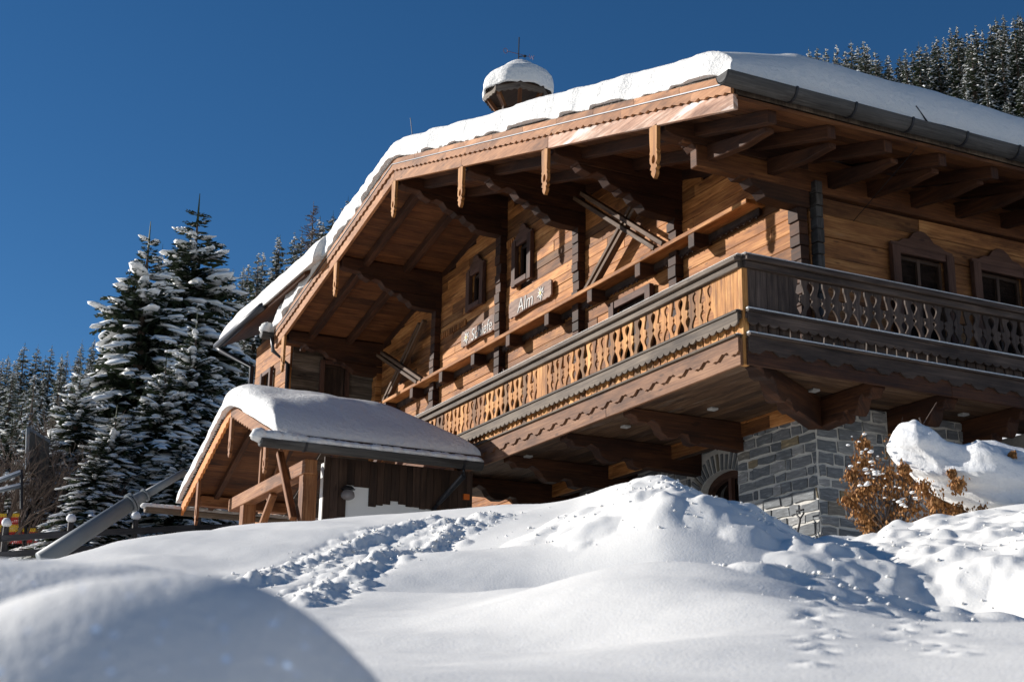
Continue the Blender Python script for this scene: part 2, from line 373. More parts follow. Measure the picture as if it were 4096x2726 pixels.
RUTS = [(line([(575, 1320), (680, 1285), (820, 1245), (1000, 1207)]), .15, .11), (line([(690, 1375), (760, 1330), (880, 1282), (1000, 1240), (1060, 1215)]), .12, .11),
        (line([(1060, 1215), (1150, 1195)]), .14, .04)]
LUMPS = [(line([(1430, 1150), (1520, 1130), (1620, 1165), (1720, 1195), (1820, 1235)]), .5, .17), (line([(1900, 1380), (2050, 1392), (2200, 1392), (2356, 1370)]), .34, .12),
         (line([(1780, 1352), (1900, 1362)]), .22, .06), (line([(2030, 1250), (2150, 1230), (2356, 1220)]), 1.1, .18), (line([(2000, 1290), (2200, 1300), (2356, 1310)]), .8, .06)]
PRINTS = [line([(1870, 1400), (1885, 1450), (1870, 1568)], 8), line([(2010, 1420), (2080, 1490), (2150, 1568)], 8)]
TROUGH = [(1620, 1262, 1.5, .6, -.42), (1850, 1318, 1.3, .5, -.26), (2150, 1330, 2.0, .3, -.12), (1500, 1330, 2.2, .9, .16)]
_tr = []
for x, y, rl, rw, dd in TROUGH:
    p = hit(x, y); q = hit(x+60, y+14); _tr.append((p, rl, rw, dd, math.atan2(q[1]-p[1], q[0]-p[0])))
CLODS = []
_r = random.Random(5)
for L, w, h in LUMPS:
    for k in range(int(len(L)*(9 if w > .6 else 7))):
        p = L[_r.randrange(len(L))]; cr = _r.uniform(.1, .5)*min(1, w/.6)*1.0; CLODS.append((p[0]+_r.gauss(0, w*.6), p[1]+_r.gauss(0, w*.6), cr, cr*_r.uniform(.12, .32)))
for L, w, h in RUTS:
    for k in range(len(L)*(14 if h > .1 else 4)):
        p = L[_r.randrange(len(L))]; cr = _r.uniform(.03, .10)*_r.uniform(.7, 1.5); sd = _r.choice((-1, 1)); a = _r.uniform(0, 6.28); o = w*abs(_r.gauss(0, .75)); CLODS.append((p[0]+o*math.cos(a), p[1]+o*math.sin(a), cr, cr*_r.uniform(.18, .5)))
def dist_to(x, y, L):
    d = np.full(x.shape, 1e9)
    for i in range(0, len(L)):
        d = np.minimum(d, (x-L[i][0])**2+(y-L[i][1])**2)
    return np.sqrt(d)
def ground(x, y, detail=True):
    z = base_ground(x, y)
    r = np.hypot(x-CP[0], y-CP[1]); k = np.clip((r-2)/3, 0, 1)*np.clip((30-r)/10, 0, 1)
    z = z+k*(.15*fbm(x*.45, y*.45, 3, 2)+.010*fbm(x*2.2, y*2.2, 8, 3)+.07*fbm((x*.8+y*.6)*.5, (-x*.6+y*.8)*1.5, 15, 2))
    for p, rl, rw, dd, a in _tr: z = z+dd*bump_w(x, y, p[0], p[1], rl, rw, a)
    near = (r < 30)
    xs, ys = x[near], y[near]; zz = z[near]
    for L, w, h in RUTS:
        d = dist_to(xs, ys, L); zz = zz-np.exp(-((d-w*.9)/(w*.8))**2)*h*.3+np.exp(-(d/(w*1.4))**2)*.05*np.abs(fbm(xs*9, ys*9, 71, 3))
    cl = np.zeros(xs.shape)
    for cx, cy, cr, ch in CLODS:
        m = (np.abs(xs-cx) < cr) & (np.abs(ys-cy) < cr); q = ((xs[m]-cx)**2+(ys[m]-cy)**2)/cr**2
        cl[m] = np.maximum(cl[m], ch*np.clip(1-q, 0, 1)**.9)
    zz = zz+cl*(1+.5*fbm(xs*6, ys*6, 61, 2))
    rp = random.Random(4)
    for L in PRINTS:
        for p in L:
            px, py, pr = p[0]+rp.gauss(0, .05), p[1]+rp.gauss(0, .05), rp.uniform(.03, .07)
            zz = zz-rp.uniform(.005, .03)*np.exp(-((xs-px)**2+(ys-py)**2)/pr**2)+.012*np.exp(-((xs-px-.08)**2+(ys-py+.06)**2)/.04**2)
    z[near] = zz
    return z
def make_ground():
    azs = np.concatenate([np.arange(-180, 2, 6), np.arange(2, 50, .055), np.arange(50, 181, 6)]); azs = np.unique(np.append(azs, 180))
    rs = np.concatenate([[0.0, .5, 1, 1.5, 2, 2.5], np.geomspace(2.9, 26, 520), np.geomspace(27, 900, 60)])
    A, R = np.meshgrid(np.radians(azs), rs)
    X = CP[0]-np.cos(A)*R; Y = CP[1]+np.sin(A)*R
    Z = ground(X, Y)
    P = np.stack([X, Y, Z], -1)
    o = grid_obj('snow_ground', P[:, ::-1], SNOWG)
    tag(o, kind='structure')
make_ground()

# ================================================================== chalet
YW, XW = 2.2, -1.4; AX, AZ = -11.4, 6.6
def zb(x): return AZ-.279*(x-AX) if x > AX else AZ-.222*(AX-x)
XR, XL, YV, YB = .55, -19.1, -.42, 15.0
chalet = thing('chalet', 'large brown timber chalet on a slate stone base, its low gable roof under thick snow', 'house', (-9, 8, -2.3))
def P_(mb, name, mat, parent=chalet, **k): return mb.build(name, mat, parent, **k)
# -- gable wall of boards
def boards_x(mb, x0, x1, y, z0, ztop, th=.05, hmin=.17, hmax=.26, holes=()):
    z = z0
    while z < 8:
        h = random.uniform(hmin, hmax); xs = [x0]
        while xs[-1] < x1: xs.append(min(x1, xs[-1]+random.uniform(2.0, 5.5)))
        for a, b in zip(xs[:-1], xs[1:]):
            # clip by roof
            def ok(x): return ztop(x) > z+h
            if not ok(a) and not ok(b): 
                if not ok((a+b)/2): continue
            aa, bb = a, b
            while aa < bb and not ok(aa): aa += .05
            while bb > aa and not ok(bb): bb -= .05
            segs = [(aa, bb)]
            for hx0, hx1, hz0, hz1 in holes:
                if z+h > hz0 and z < hz1:
                    ns = []
                    for s0, s1 in segs:
                        if hx1 <= s0 or hx0 >= s1: ns.append((s0, s1)); continue
                        if hx0 > s0: ns.append((s0, hx0))
                        if hx1 < s1: ns.append((hx1, s1))
                    segs = ns
            for s0, s1 in segs:
                if s1-s0 > .03:
                    d = random.uniform(0, .015); mb.box(s0, s1-.003, y-th-d, y, z, z+h-.006, 'x')
        z += h
holes_g = [(-12.95, -12.4, 4.7, 5.4), (-10.7, -10.15, 4.62, 5.38), (-6.75, -5.65, .6, 2.95), (-12.0, -10.8, .6, 2.5), (-15.6, -14.5, .6, 2.7)]
mb = MB(); boards_x(mb, -18.6, XW, YW, -.1, lambda x: zb(x)+.1, holes=holes_g); P_(mb, 'gable_wall', W_WALL, bevel=.006)
mb = MB(); mb.prism([(-18.6, -.1), (XW-.06, -.1), (XW-.06, zb(XW)+.12), (AX, AZ+.12), (-18.6, zb(-18.6)+.12)], (0, YW+.02, 0), (1, 0, 0), (0, 0, 1), (0, .1, 0))
# lining behind the boards with real openings is kept dark inside
P_(mb, 'wall_lining', W_DARK)
# -- side wall of wide planks
def boards_y(mb, y0, y1, x, z0, z1, holes=(), hmin=.26, hmax=.38):
    z = z0
    while z < z1-.05:
        h = min(random.uniform(hmin, hmax), z1-z); ys = [y0]
        while ys[-1] < y1: ys.append(min(y1, ys[-1]+random.uniform(1.2, 4.5)))
        for a, b in zip(ys[:-1], ys[1:]):
            segs = [(a, b)]
            for h0, h1, hz0, hz1 in holes:
                if z+h > hz0+.02 and z < hz1-.02:
                    ns = []
                    for s0, s1 in segs:
                        if h1 <= s0 or h0 >= s1: ns.append((s0, s1)); continue
                        if h0 > s0: ns.append((s0, h0))
                        if h1 < s1: ns.append((h1, s1))
                    segs = ns
            for s0, s1 in segs:
                if s1-s0 > .03: mb.box(x, x+.05+random.uniform(0, .02), s0, s1-.004, z, z+h-.007, 'y')
        z += h
WINS = [(3.72, 4.83), (5.34, 6.45), (8.2, 9.3)]
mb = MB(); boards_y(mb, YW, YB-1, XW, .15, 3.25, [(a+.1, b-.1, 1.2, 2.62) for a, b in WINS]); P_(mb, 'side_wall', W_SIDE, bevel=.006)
mb = MB(); mb.box(XW-.12, XW-.01, YW+.02, YB-1, .1, 3.9, 'y'); P_(mb, 'wall_lining', W_DARK)
mb = MB(); mb.box(XW-.05, XW+.12, YW-2.0, YB-1, 3.27, 3.6, 'y'); mb.box(XW-.05, XW+.1, YW-2.2, YB-1, 3.61, 3.85, 'y'); P_(mb, 'wall_plate', W_CEIL, bevel=.012)
# -- stacked log ends at the cross walls
PX = [-18.4, -14.78, -11.4, -8.05, -4.72, XW-.02]
for i, x in enumerate(PX):
    mb = MB(); z = .3; zt = zb(x)-.55 if i < 5 else 3.4
    if i == 0: z = 2.0
    while z < zt:
        h = random.uniform(.17, .23); a = random.uniform(-.012, .012); d = random.uniform(0, .03)
        mb.box(x-.12+a, x+.12+a, YW-.2-d, YW-.052, z, z+h-.012, 'y'); z += h
    P_(mb, 'log_end_post', W_BEAM if i else W_WALL, bevel=.008)
mb = MB(); z = .3
while z < 3.4:
    h = random.uniform(.17, .23); d = random.uniform(0, .03); mb.box(XW+.06, XW+.2+d, YW+.02, YW+.15, z, z+h-.012, 'x'); z += h
P_(mb, 'log_end_post', W_GUT, bevel=.008)
# -- roof: deck of boards seen from below
nR = Vector((.279, 0, 1)).normalized()
mb = MB()
for (xa, xb) in ((AX, XR), (XL, AX)):
    ux = Vector((xb-xa, 0, zb(xb)-zb(xa))); L = ux.length; u = ux.normalized(); n = 44 if xa == AX else 28
    for k in range(n):
        x0 = xa+(xb-xa)*k/n; x1 = xa+(xb-xa)*(k+1)/n; jit = random.uniform(0, .008)
        mb.obox((x0, YV+.03, zb(x0)+.13-jit), (0, YB-YV, 0), (x1-x0-.004*(1), 0, zb(x1)-zb(x0)), (0, 0, .05))
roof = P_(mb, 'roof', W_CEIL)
mb = MB()
for (xa, xb) in ((AX, XR), (XL, AX)):
    mb.obox((xa, YV+.03, zb(xa)+.2), (xb-xa, 0, zb(xb)-zb(xa)), (0, YB-YV, 0), (0, 0, .22))
P_(mb, 'roof_covering', W_GREY, roof)
# rafters
for k in range(14):
    y = .25+k*.98
    mb = MB()
    for (xa, xb, e) in ((AX, XR-.12, .55 if False else 0), (XL+.15, AX, 0)):
        mb.obox((xa, y-.07, zb(xa)-.06), (xb-xa, 0, zb(xb)-zb(xa)), (0, .14, 0), (0, 0, .185))
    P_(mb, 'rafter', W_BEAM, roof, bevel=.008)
# eave beams projecting from the side wall, carved tip
tipo = [(0, 0), (1.25, 0), (1.25, .16), (1.1, .24), (.0, .34)]
for y in [.45, 1.5, 2.6, 3.35, 4.2, 5.1, 6.05, 7.0, 8.2, 9.6, 11]:
    mb = MB(); o = [(0, -.24), (.9, -.22), (1.3, -.14), (1.45, -.12), (1.45, -.02), (0, .1)]
    mb.prism([(a, b*.75-.14*a) for a, b in o], (XW+.06, y-.07, 3.57), (1, 0, 0), (0, 0, 1), (0, .14, 0)); P_(mb, 'eave_bracket', W_BEAM, roof, bevel=.012)
# bargeboards
def barge(mb, zl, zh, y, th, wav=0, seg=None, spans=None):
    for (xa, xb) in spans or ((AX, XR-.02), (AX, XL+.05)):
        n = max(1, int(abs(xb-xa)/ (seg or 3.2)))
        for k in range(n):
            x0 = xa+(xb-xa)*k/n; x1 = xa+(xb-xa)*(k+1)/n
            if not wav:
                mb.prism([(x0, zb(x0)+zl), (x1, zb(x1)+zl), (x1, zb(x1)+zh), (x0, zb(x0)+zh)], (0, y, 0), (1, 0, 0), (0, 0, 1), (0, th, 0), uvf=zb)
            else:
                m = int(abs(x1-x0)/.042); pts = []
                for j in range(m+1):
                    x = x0+(x1-x0)*j/m; pts.append((x, zb(x)+zl-wav*abs(math.sin(x*math.pi/.21))-(.3*wav if math.sin(x*2*math.pi/.21*2) > .3 else 0)))
                mb.prism(pts+[(x1, zb(x1)+zh), (x0, zb(x0)+zh)], (0, y, 0), (1, 0, 0), (0, 0, 1), (0, th, 0), uvf=zb)
mb = MB(); barge(mb, -.02, .2, YV-.02, .07, spans=((AX, -4.6), (AX, XL+.05))); P_(mb, 'bargeboard', W_BARGE, roof, bevel=.006)
mb = MB(); barge(mb, -.02, .2, YV-.02, .07, spans=((-4.595, XR-.02),)); P_(mb, 'bargeboard', W_BLEA, roof, bevel=.006)
mb = MB(); barge(mb, .235, .33, YV-.06, .05, .04, .9); P_(mb, 'scalloped_trim', W_BARGE, roof)
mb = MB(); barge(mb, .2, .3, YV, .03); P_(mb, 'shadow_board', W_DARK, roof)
mb = MB(); barge(mb, .335, .352, YV-.075, .06); P_(mb, 'drip_strip', METAL, roof)
mb = MB(); barge(mb, .355, .455, YV-.065, .05, 0, 1.1); P_(mb, 'verge_board', W_BARGE, roof, bevel=.005)
# shingle edge above the verge, weathered towards the eave
mb = MB()
x = AX
while x < XR-.05:
    w = random.uniform(.09, .16); h = random.uniform(.0, .03); mb.obox((x, YV-.045, zb(x)+.455), (w-.01, 0, -.279*w), (0, .1, 0), (0, 0, .045+h)); x += w
x = AX
while x > XL+.1:
    w = random.uniform(.09, .16); h = random.uniform(.0, .03); mb.obox((x-w, YV-.045, zb(x-w)+.455), (w-.01, 0, .222*w), (0, .1, 0), (0, 0, .045+h)); x -= w
P_(mb, 'shingle_edge', W_GREY, roof)
# purlins with stepped, carved undersides
def purl_profile(L, z0, top):
    return [(-.0, top), (0, -.13), (.12, -.17), (.42, -.19), (.52, -.3), (.68, -.36), (.8, -.3), (.95, -.34), (1.05, -.47), (1.2, -.5), (1.28, -.58), (1.42, -.56), (1.5, -.66), (1.64, -.70), (1.72, -.8), (2.0, -.83), (L, -.83), (L, top)]
for i, x in enumerate(PX):
    mb = MB(); z0 = zb(x)+.02; Lp = YW-YV-.1
    pr = purl_profile(Lp, z0, .1)
    if i == 0: pr = [(a, b*.9) for a, b in pr]
    # three stacked timbers: cut the outline at joints by thin offsets in width
    def clip(pr, lo, hi):
        out = []
        n = len(pr)
        def inter(p, q, v): t = (v-p[1])/(q[1]-p[1]); return (p[0]+(q[0]-p[0])*t, v)
        cur = pr
        for v, s in ((lo, 1), (hi, -1)):
            nxt = []
            for a, b in zip(cur, cur[1:]+cur[:1]):
                ia, ib = (a[1]-v)*s >= 0, (b[1]-v)*s >= 0
                if ia: nxt.append(a)
                if ia != ib: nxt.append(inter(a, b, v))
            cur = nxt
        return cur
    for lo, hi, w in ((-.22, .1, .13), (-.5, -.226, .12), (-.9, -.506, .126)):
        pp = clip(pr, lo, hi)
        if len(pp) > 2: mb.prism(pp, (x-w, YV+.1, z0), (0, 1, 0), (0, 0, 1), (2*w, 0, 0))
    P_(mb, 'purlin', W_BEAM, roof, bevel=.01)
    # carved pendant on the verge
    mb = MB(); zt = zb(x)-.02; sc = .8 if i != 0 else .9
    outer = [(.0, .10), (.1, .10), (.3, .095), (.46, .085), (.5, .1), (.54, .085), (.6, .1), (.68, .095), (.74, .06), (.78, .085), (.81, .09), (.84, .05), (.88, .065), (.92, .055), (1.0, .0)]
    inner = [(.55, 0), (.58, .03), (.64, .045), (.7, .035), (.73, 0)]
    for s in (1, -1):
        pts = [(0, 0)]+[(s*w, -t*sc) for t, w in outer]+[(s*w, -t*sc) for t, w in inner[::-1]]
        mb.prism(pts, (x, YV-.02, zt), (1, 0, 0), (0, 0, 1), (0, .06, 0), grain=1)
    P_(mb, 'pendant', W_BAL, roof)
# wind braces between the purlins
def braces(a, b, c, d):
    mb = MB()
    for p, q, o in ((a, b, 0), (c, d, .09)):
        for s in (-.13, .13):
            p2, q2 = Vector((p[0]+s, 1.82+o, p[1])), Vector((q[0]+s, 1.82+o, q[1])); mb.beam(p2, q2, .08, .12, up=(0, 1, 0))
    P_(mb, 'wind_brace', W_SOFF, bevel=.008)
braces((-7.6, 5.35), (-4.8, 3.45), (-5.6, 4.6), (-7.35, 3.45)); braces((-17.6, 4.7), (-15.0, 3.42), (-15.2, 4.9), (-17.4, 3.42))
# log gutters with iron straps
def gutter(x, y0, y1, z, r, name='gutter', straps=(), par=None, mat=None, half=False, dz=0):
    mb = MB(); pts = []
    n = 12
    out = [(r*math.cos(math.pi*(1+k/n)), r*math.sin(math.pi*(1+k/n))*1.05) for k in range(n+1)]; inn = [(a*.78, b*.78) for a, b in out][::-1]
    mb.prism([(a, b+.08) if 0 else (a, b) for a, b in out]+inn, (x, y0, z), (1, 0, 0), (0, 0, 1), (0, y1-y0, dz), grain=2)
    for e in (y0, y1-.04): mb.prism(out, (x, e, z-.002), (1, 0, 0), (0, 0, 1), (0, .03, 0))
    g = P_(mb, name, mat or W_GUT, par or chalet, bevel=.01)
    for s in straps:
        m2 = MB(); o2 = [(a*1.1, b*1.1) for a, b in out]; i2 = [(a*1.01, b*1.01) for a, b in out][::-1]
        m2.prism(o2+i2, (x, s, z+dz*(s-y0)/(y1-y0)), (1, 0, 0), (0, 0, 1), (0, .035, 0)); P_(m2, 'strap', IRON, g)
    return g
mb = MB()
gutter(.68, -.72, YB, 3.63, .145, straps=[.35+.98*k for k in range(14)])
gutter(XL-.16, -.75, 1.2, zb(XL)+.42, .15, straps=[-.2])
# roof snow
def q_(d, w): return np.sqrt(np.clip(1-(1-np.clip(d/w, 0, 1))**2, 0, 1))
DD = np.array([0, .004, .012, .025, .045, .07, .1, .14, .18, .24, .32, .42, .55, .72, .95])
def edges(a, b, n):
    mid = np.linspace(a+DD[-1]+.15, b-DD[-1]-.15, n)
    return np.concatenate([a+DD, mid, (b-DD)[::-1]])
def roof_snow(name, parent, x0, x1, y0, y1, zf, T, nx, ny, seed, wr, wy, layer=.5, lump=.1, tip=.0, swap=False):
    xs = edges(x0, x1, nx); ys = edges(y0, y1, ny)
    X, Y = np.meshgrid(xs, ys, indexing='ij')
    dl = X-x0; dr = x1-X; df = Y-y0; db = y1-Y
    n1 = fbm(X*.8, Y*.8, seed, 4); n2 = fbm(X*3, Y*3, seed+5, 3)
    def two(d, w): return layer*q_(d, .07)+(1-layer)*q_(d-.06-.05*n2, w)
    prof = np.minimum(np.minimum(two(df, wy), q_(db, wy)), np.minimum(q_(dl, wr[0]), q_(dr, wr[1])))
    base = zf(X)
    Tm = T*(1+.6*np.clip((Y-y0-.15)/1.3, 0, 1)*np.clip((X-AX)/8, 0, 1)-.02*np.clip((X-AX)/11, 0, 1)+.4*np.clip((AX-X)/3, 0, 1)) if tip else T
    Z = base+Tm*(1+lump*n1*2)*prof+.012*n2*prof
    # ragged edge
    we = fbm(X*2.1, Y*.3, seed+9, 4)
    Yo = Y+np.where(df < .3, (we*.13)*(1-df/.3), 0); Xo = X+np.where(dr < .3, fbm(Y*1.2, X*.1, seed+11, 3)*.04*(1-dr/.3), 0)
    P = np.stack([Xo, Yo, Z], -1); B = np.stack([Xo, Yo, base-.004-.05*np.clip(we*2, 0, 1)*(df < .3)], -1)
    return grid_obj(name, P, SNOW, parent, closed=B)
def zroof(X): return np.where(X > AX, AZ-.279*(X-AX), AZ-.222*(AX-X))+.5
def zr_s(X):  # softened over the ridge
    d = np.abs(X-AX); return zroof(X)-np.clip(.6-d, 0, 1)**2*.15
roof_snow('roof_snow', chalet, XL-.05, XR+.08, YV-.12, YB, zr_s, .46, 260, 150, 5, (.3, .9), .16, .4, .05, .1, 1)
mb = MB()
# snow lump in the left gutter mouth
for k in range(6): mb.blob((XL-.16+random.uniform(-.05, .05), -.6+.18*k, zb(XL)+.5), .2, .2, .2, 12, 8, .1)
P_(mb, 'gutter_snow', SNOW, smooth=True)
# lightning rod and cable
mb = MB(); mb.tube([(AX-.15, .1, AZ+.5), (AX-.55, .1, AZ+1.75)], .008, 5); P_(mb, 'lightning_rod', IRON)
mb = MB(); mb.tube([(.66, 2.75, 3.72), (.45, 2.7, 3.4), (XW+.1, 3.0, 2.95)], .006, 5); mb.tube([(.66, 2.75, 3.7), (.6, 2.6, 3.95)], .012, 5); P_(mb, 'cable', IRON)
# ledge with its brackets and pierced valance
mb = MB(); mb.box(-18.3, -2.3, YW-.42, YW-.055, 3.36, 3.44, 'x'); ledge = P_(mb, 'ledge', W_WALL, bevel=.01)
mb = MB(); x = -18.2
while x < -2.5:
    w = .16; mb.prism([(0, 0), (w, 0), (w, -.09), (w*.8, -.14), (w*.6, -.09), (w*.5, -.16), (w*.4, -.09), (w*.2, -.14), (0, -.09)], (x, YW-.14, 3.355), (1, 0, 0), (0, 0, 1), (0, .03, 0)); x += w
P_(mb, 'valance', W_DARK, ledge)
x = -17.1
while x < -2.2:
    mb = MB(); mb.prism([(0, .0), (.36, 0), (.36, -.24), (.22, -.26), (.1, -.2), (0, -.16)], (x-.09, YW-.06, 3.355), (0, -1, 0), (0, 0, 1), (.18, 0, 0)); P_(mb, 'ledge_bracket', W_BEAM, ledge, bevel=.01); x += 1.66
for (a, b, z) in ((-16.5, -8.3, 2.32), (-14.6, -13.3, 4.35), (-11.25, -10.95, 5.5)):
    x = a; mb = MB(); mb.box(a, b, YW-.085, YW-.067, z+.13, z+.16, 'x')
    while x < b: mb.box(x, x+.05, YW-.09, YW-.06, z, z+.131, 'z'); x += .1
    P_(mb, 'dentil_row', W_WALL)
# -- windows
def window(ux, o, w, z0, z1, nrm, crest=True, fw=.2, panes=2, name='window', cwide=None):
    """o: left-bottom corner on the wall face, ux along the wall, nrm outwards"""
    ux, nrm = Vector(ux), Vector(nrm); o = Vector(o); z = V(0, 0, 1); h = z1-z0
    mb = MB(); t = nrm*.09; q = o+nrm*.02
    mb.obox(q-ux*fw-z*fw*.9+z*z0, z*(h+fw*1.6), ux*fw, t); mb.obox(q+ux*w-z*fw*.9+z*z0, z*(h+fw*1.6), ux*fw, t)
    mb.obox(q+z*(z1)-ux*.0, ux*w, z*fw*.75, nrm*.075); mb.obox(q+z*(z0-fw*.8)-ux*0, ux*w, z*fw*.7, nrm*.1)
    f = P_(mb, name, FRAMEW, bevel=.008)
    if crest:
        mb = MB(); W2 = (w+2*fw)*.5; cx = w/2
        pts = [(-W2, 0), (-W2, .05), (-W2*.75, .07), (-W2*.6, .13), (-W2*.4, .15), (-W2*.28, .24), (-W2*.12, .3), (0, .31)]
        pts = pts+[(-a, b) for a, b in pts[:-1][::-1]]
        mb.prism([(cx+a, b+z1+fw*.72) for a, b in pts], q, ux, z, nrm*.06); P_(mb, 'crest', FRAMEW, f, bevel=.006)
    mb = MB(); mb.obox(o-nrm*.09+z*z0, ux*w, z*h, nrm*.01); P_(mb, 'pane', GLASS, f)
    mb = MB(); b = .055; e = o-nrm*.075
    n = panes
    for k in range(n+1): mb.obox(e+ux*(w*k/n-(b if k else 0)*(1 if k == n else .5))+z*z0, z*h, ux*b, nrm*.05)
    for zz in (z0, z1-b): mb.obox(e+ux*.01+z*zz, ux*(w-.02), z*b, nrm*.045)
    P_(mb, 'sash', W_DARK, f)
    return f
FY = YW-.06
for (x, z0, z1) in ((-12.94, 4.72, 5.38), (-10.69, 4.64, 5.36)): window((1, 0, 0), (x, FY, 0), .52, z0, z1, (0, -1, 0), True, .17, 1)
window((1, 0, 0), (-6.72, FY, 0), 1.05, .7, 2.92, (0, -1, 0), False, .18, 2)
window((1, 0, 0), (-11.95, FY, 0), 1.1, .7, 2.5, (0, -1, 0), True, .16, 2)
window((1, 0, 0), (-15.55, FY, 0), 1.0, .7, 2.5, (0, -1, 0), True, .16, 2)
for a, b in WINS: window((0, 1, 0), (XW+.07, a+.1, 0), b-a-.2, 1.2, 2.58, (1, 0, 0), True, .16, 2)
# -- stone base of single blocks
def stone_wall(mb, o, U, L, z0, z1, nrm, skip=None, mort=None):
    o, U, nrm = Vector(o), Vector(U), Vector(nrm); z = z0; z_ = V(0, 0, 1)
    while z < z1:
        h = random.uniform(.13, .21); u = -random.uniform(0, .2)
        while u < L:
            w = random.uniform(.22, .52) if random.random() > .2 else random.uniform(.1, .2)
            a, b = max(0, u), min(L, u+w)
            if b-a > .05 and not (skip and skip((a+b)/2, z+h/2)):
                g = .019; d = random.uniform(.008, .03); j = lambda: random.uniform(-.012, .02)
                hh = min(z+h, z1)-z
                pts = [(a+g+j(), z+g+j()), ((a+b)/2, z+g+j()), (b-g+j(), z+g+j()), (b-g+j(), z+hh-g+j()), ((a+b)/2+j(), z+hh-g+j()), (a+g+j(), z+hh-g+j())]
                mb.prism(pts, o, U, z_, nrm*d)
            u += w
        z += h
def stones(name, specs, par=chalet):
    mb = MB(); mm = MB()
    for (o, U, L, z0, z1, nrm, skip) in specs:
        stone_wall(mb, o, U, L, z0, z1, nrm, skip)
    return P_(mb, name, STONE, par, bevel=.012)
ZB = -2.6
arch = lambda u, z: (abs(u-(-4.55+3.3+16)) if 0 else False)
mm = MB(); XP = -3.3; YR = 2.75
mm.box(XP, XW, YW, YW+2, ZB, .1, 'x'); mm.box(XW-1, XW-.001, YW+.3, YW+1.3, ZB, .1, 'y'); mm.box(XW-1, XW-.002, 4.3, 5.35, ZB, .1, 'y'); mm.box(XW-1, XW-.003, 6.3, 14, ZB, .1, 'y')
# recessed wall with an arched opening
AC, AR = -4.5, .62
mm.box(-19, AC-AR, YR, YR+.5, ZB, .11, 'x'); mm.box(AC+AR, XP, YR, YR+.5, ZB, .11, 'x')
ap = [(AC-AR, .11), (AC-AR, -.62)]+[(AC-AR*math.cos(a*math.pi/12), -.62+.3*math.sin(a*math.pi/12)) for a in range(1, 12)]+[(AC+AR, -.62), (AC+AR, .11)]
mm.prism(ap, (0, YR+.001, 0), (1, 0, 0), (0, 0, 1), (0, .498, 0))
base = P_(mm, 'stone_base', MORT)
def skipa(u, z):
    x = u-19; return (abs(x-AC) < AR+.3 and z < -.62+.3*math.sqrt(max(0, 1-((x-AC)/(AR+.3))**2))+.32 and z > -3) and not (abs(x-AC) > AR+.12 and z < -.62)
stones('stone_blocks', [((XP, YW, 0), (1, 0, 0), XW-XP, ZB, .1, (0, -1, 0), None), ((XW, YW, 0), (0, 1, 0), 1.3, ZB, .1, (1, 0, 0), None),
       ((XW, 4.3, 0), (0, 1, 0), 1.05, ZB, .1, (1, 0, 0), None), ((XW, 6.3, 0), (0, 1, 0), 5, ZB, .1, (1, 0, 0), None),
       ((-19, YR, 0), (1, 0, 0), 19+XP, -2, .1, (0, -1, 0), skipa)], base)
mb = MB()
for k in range(19):   # voussoirs
    a = math.pi*(k+.5)/19; c, s = math.cos(a), math.sin(a)
    p = V(AC-(AR+.02)*c, YR, -.62+.3*s); d = V(-c*.75, 0, .25+.75*s).normalized(); t = d.cross(V(0, 1, 0)).normalized()
    mb.obox(p-t*.035+V(0, -.025, 0), d*random.uniform(.24, .3), t*.06, (0, .03, 0))
P_(mb, 'arch_stones', STONE, base, bevel=.008)
mb = MB(); mb.box(AC-AR, AC+AR, YR+.22, YR+.24, -2.2, -.3, 'x'); aw = P_(mb, 'arched_window', GLASS, base)
mb = MB()
for x in (AC-AR+.04, AC-.04, AC+AR-.12): mb.box(x, x+.08, YR+.14, YR+.21, -2.2, -.36, 'z')
mb.prism([(AC+(AR-.0)*math.cos(a*math.pi/12), -.62+.3*math.sin(a*math.pi/12)) for a in range(13)]+[(AC-(AR-.1)*math.cos(a*math.pi/12), -.64+.2*math.sin(a*math.pi/12)) for a in range(13)], (0, YR+.13, 0), (1, 0, 0), (0, 0, 1), (0, .09, 0))
P_(mb, 'arched_frame', FRAMEW, base)
mb = MB(); mb.box(-2.6, -2.5, YW+1.3, 13, ZB, .1, 'y'); P_(mb, 'recess_panel', W_DARK)

# ================================================================== balcony
bal = MB()
# deck boards, mitred at the corner
x_end = -11.1
for k in range(11):
    y0, y1 = .05+k*.195, .05+(k+1)*.195-.006; xc = -y0*1.4/2.2
    bal.box(x_end, xc-.02, y0, y1, .13, .17, 'x')
for k in range(7):
    x0, x1 = -.05-(k+1)*.19, -.05-k*.19-.006; ys = -x1*2.2/1.4
    bal.box(x0, x1, ys+.02, 14, .13, .17, 'y')
bal.box(x_end, -.06, .06, 2.14, .175, .36, 'x'); bal.box(-1.34, -.06, 2.16, 14, .176, .36, 'y')
balcony = P_(bal, 'balcony', W_SOFF)
def wavy(L, z0, z1, amp, per, sharp=False):
    n = int(L/per*8); pts = [(0, z1)]
    for i in range(n+1):
        u = L*i/n; s = math.sin(2*math.pi*u/per); pts.append((u, z0-amp*(abs(math.sin(math.pi*u/per))**.7 if sharp else .5+.5*s+.18*math.sin(6*math.pi*u/per))))
    pts.append((L, z1)); return pts
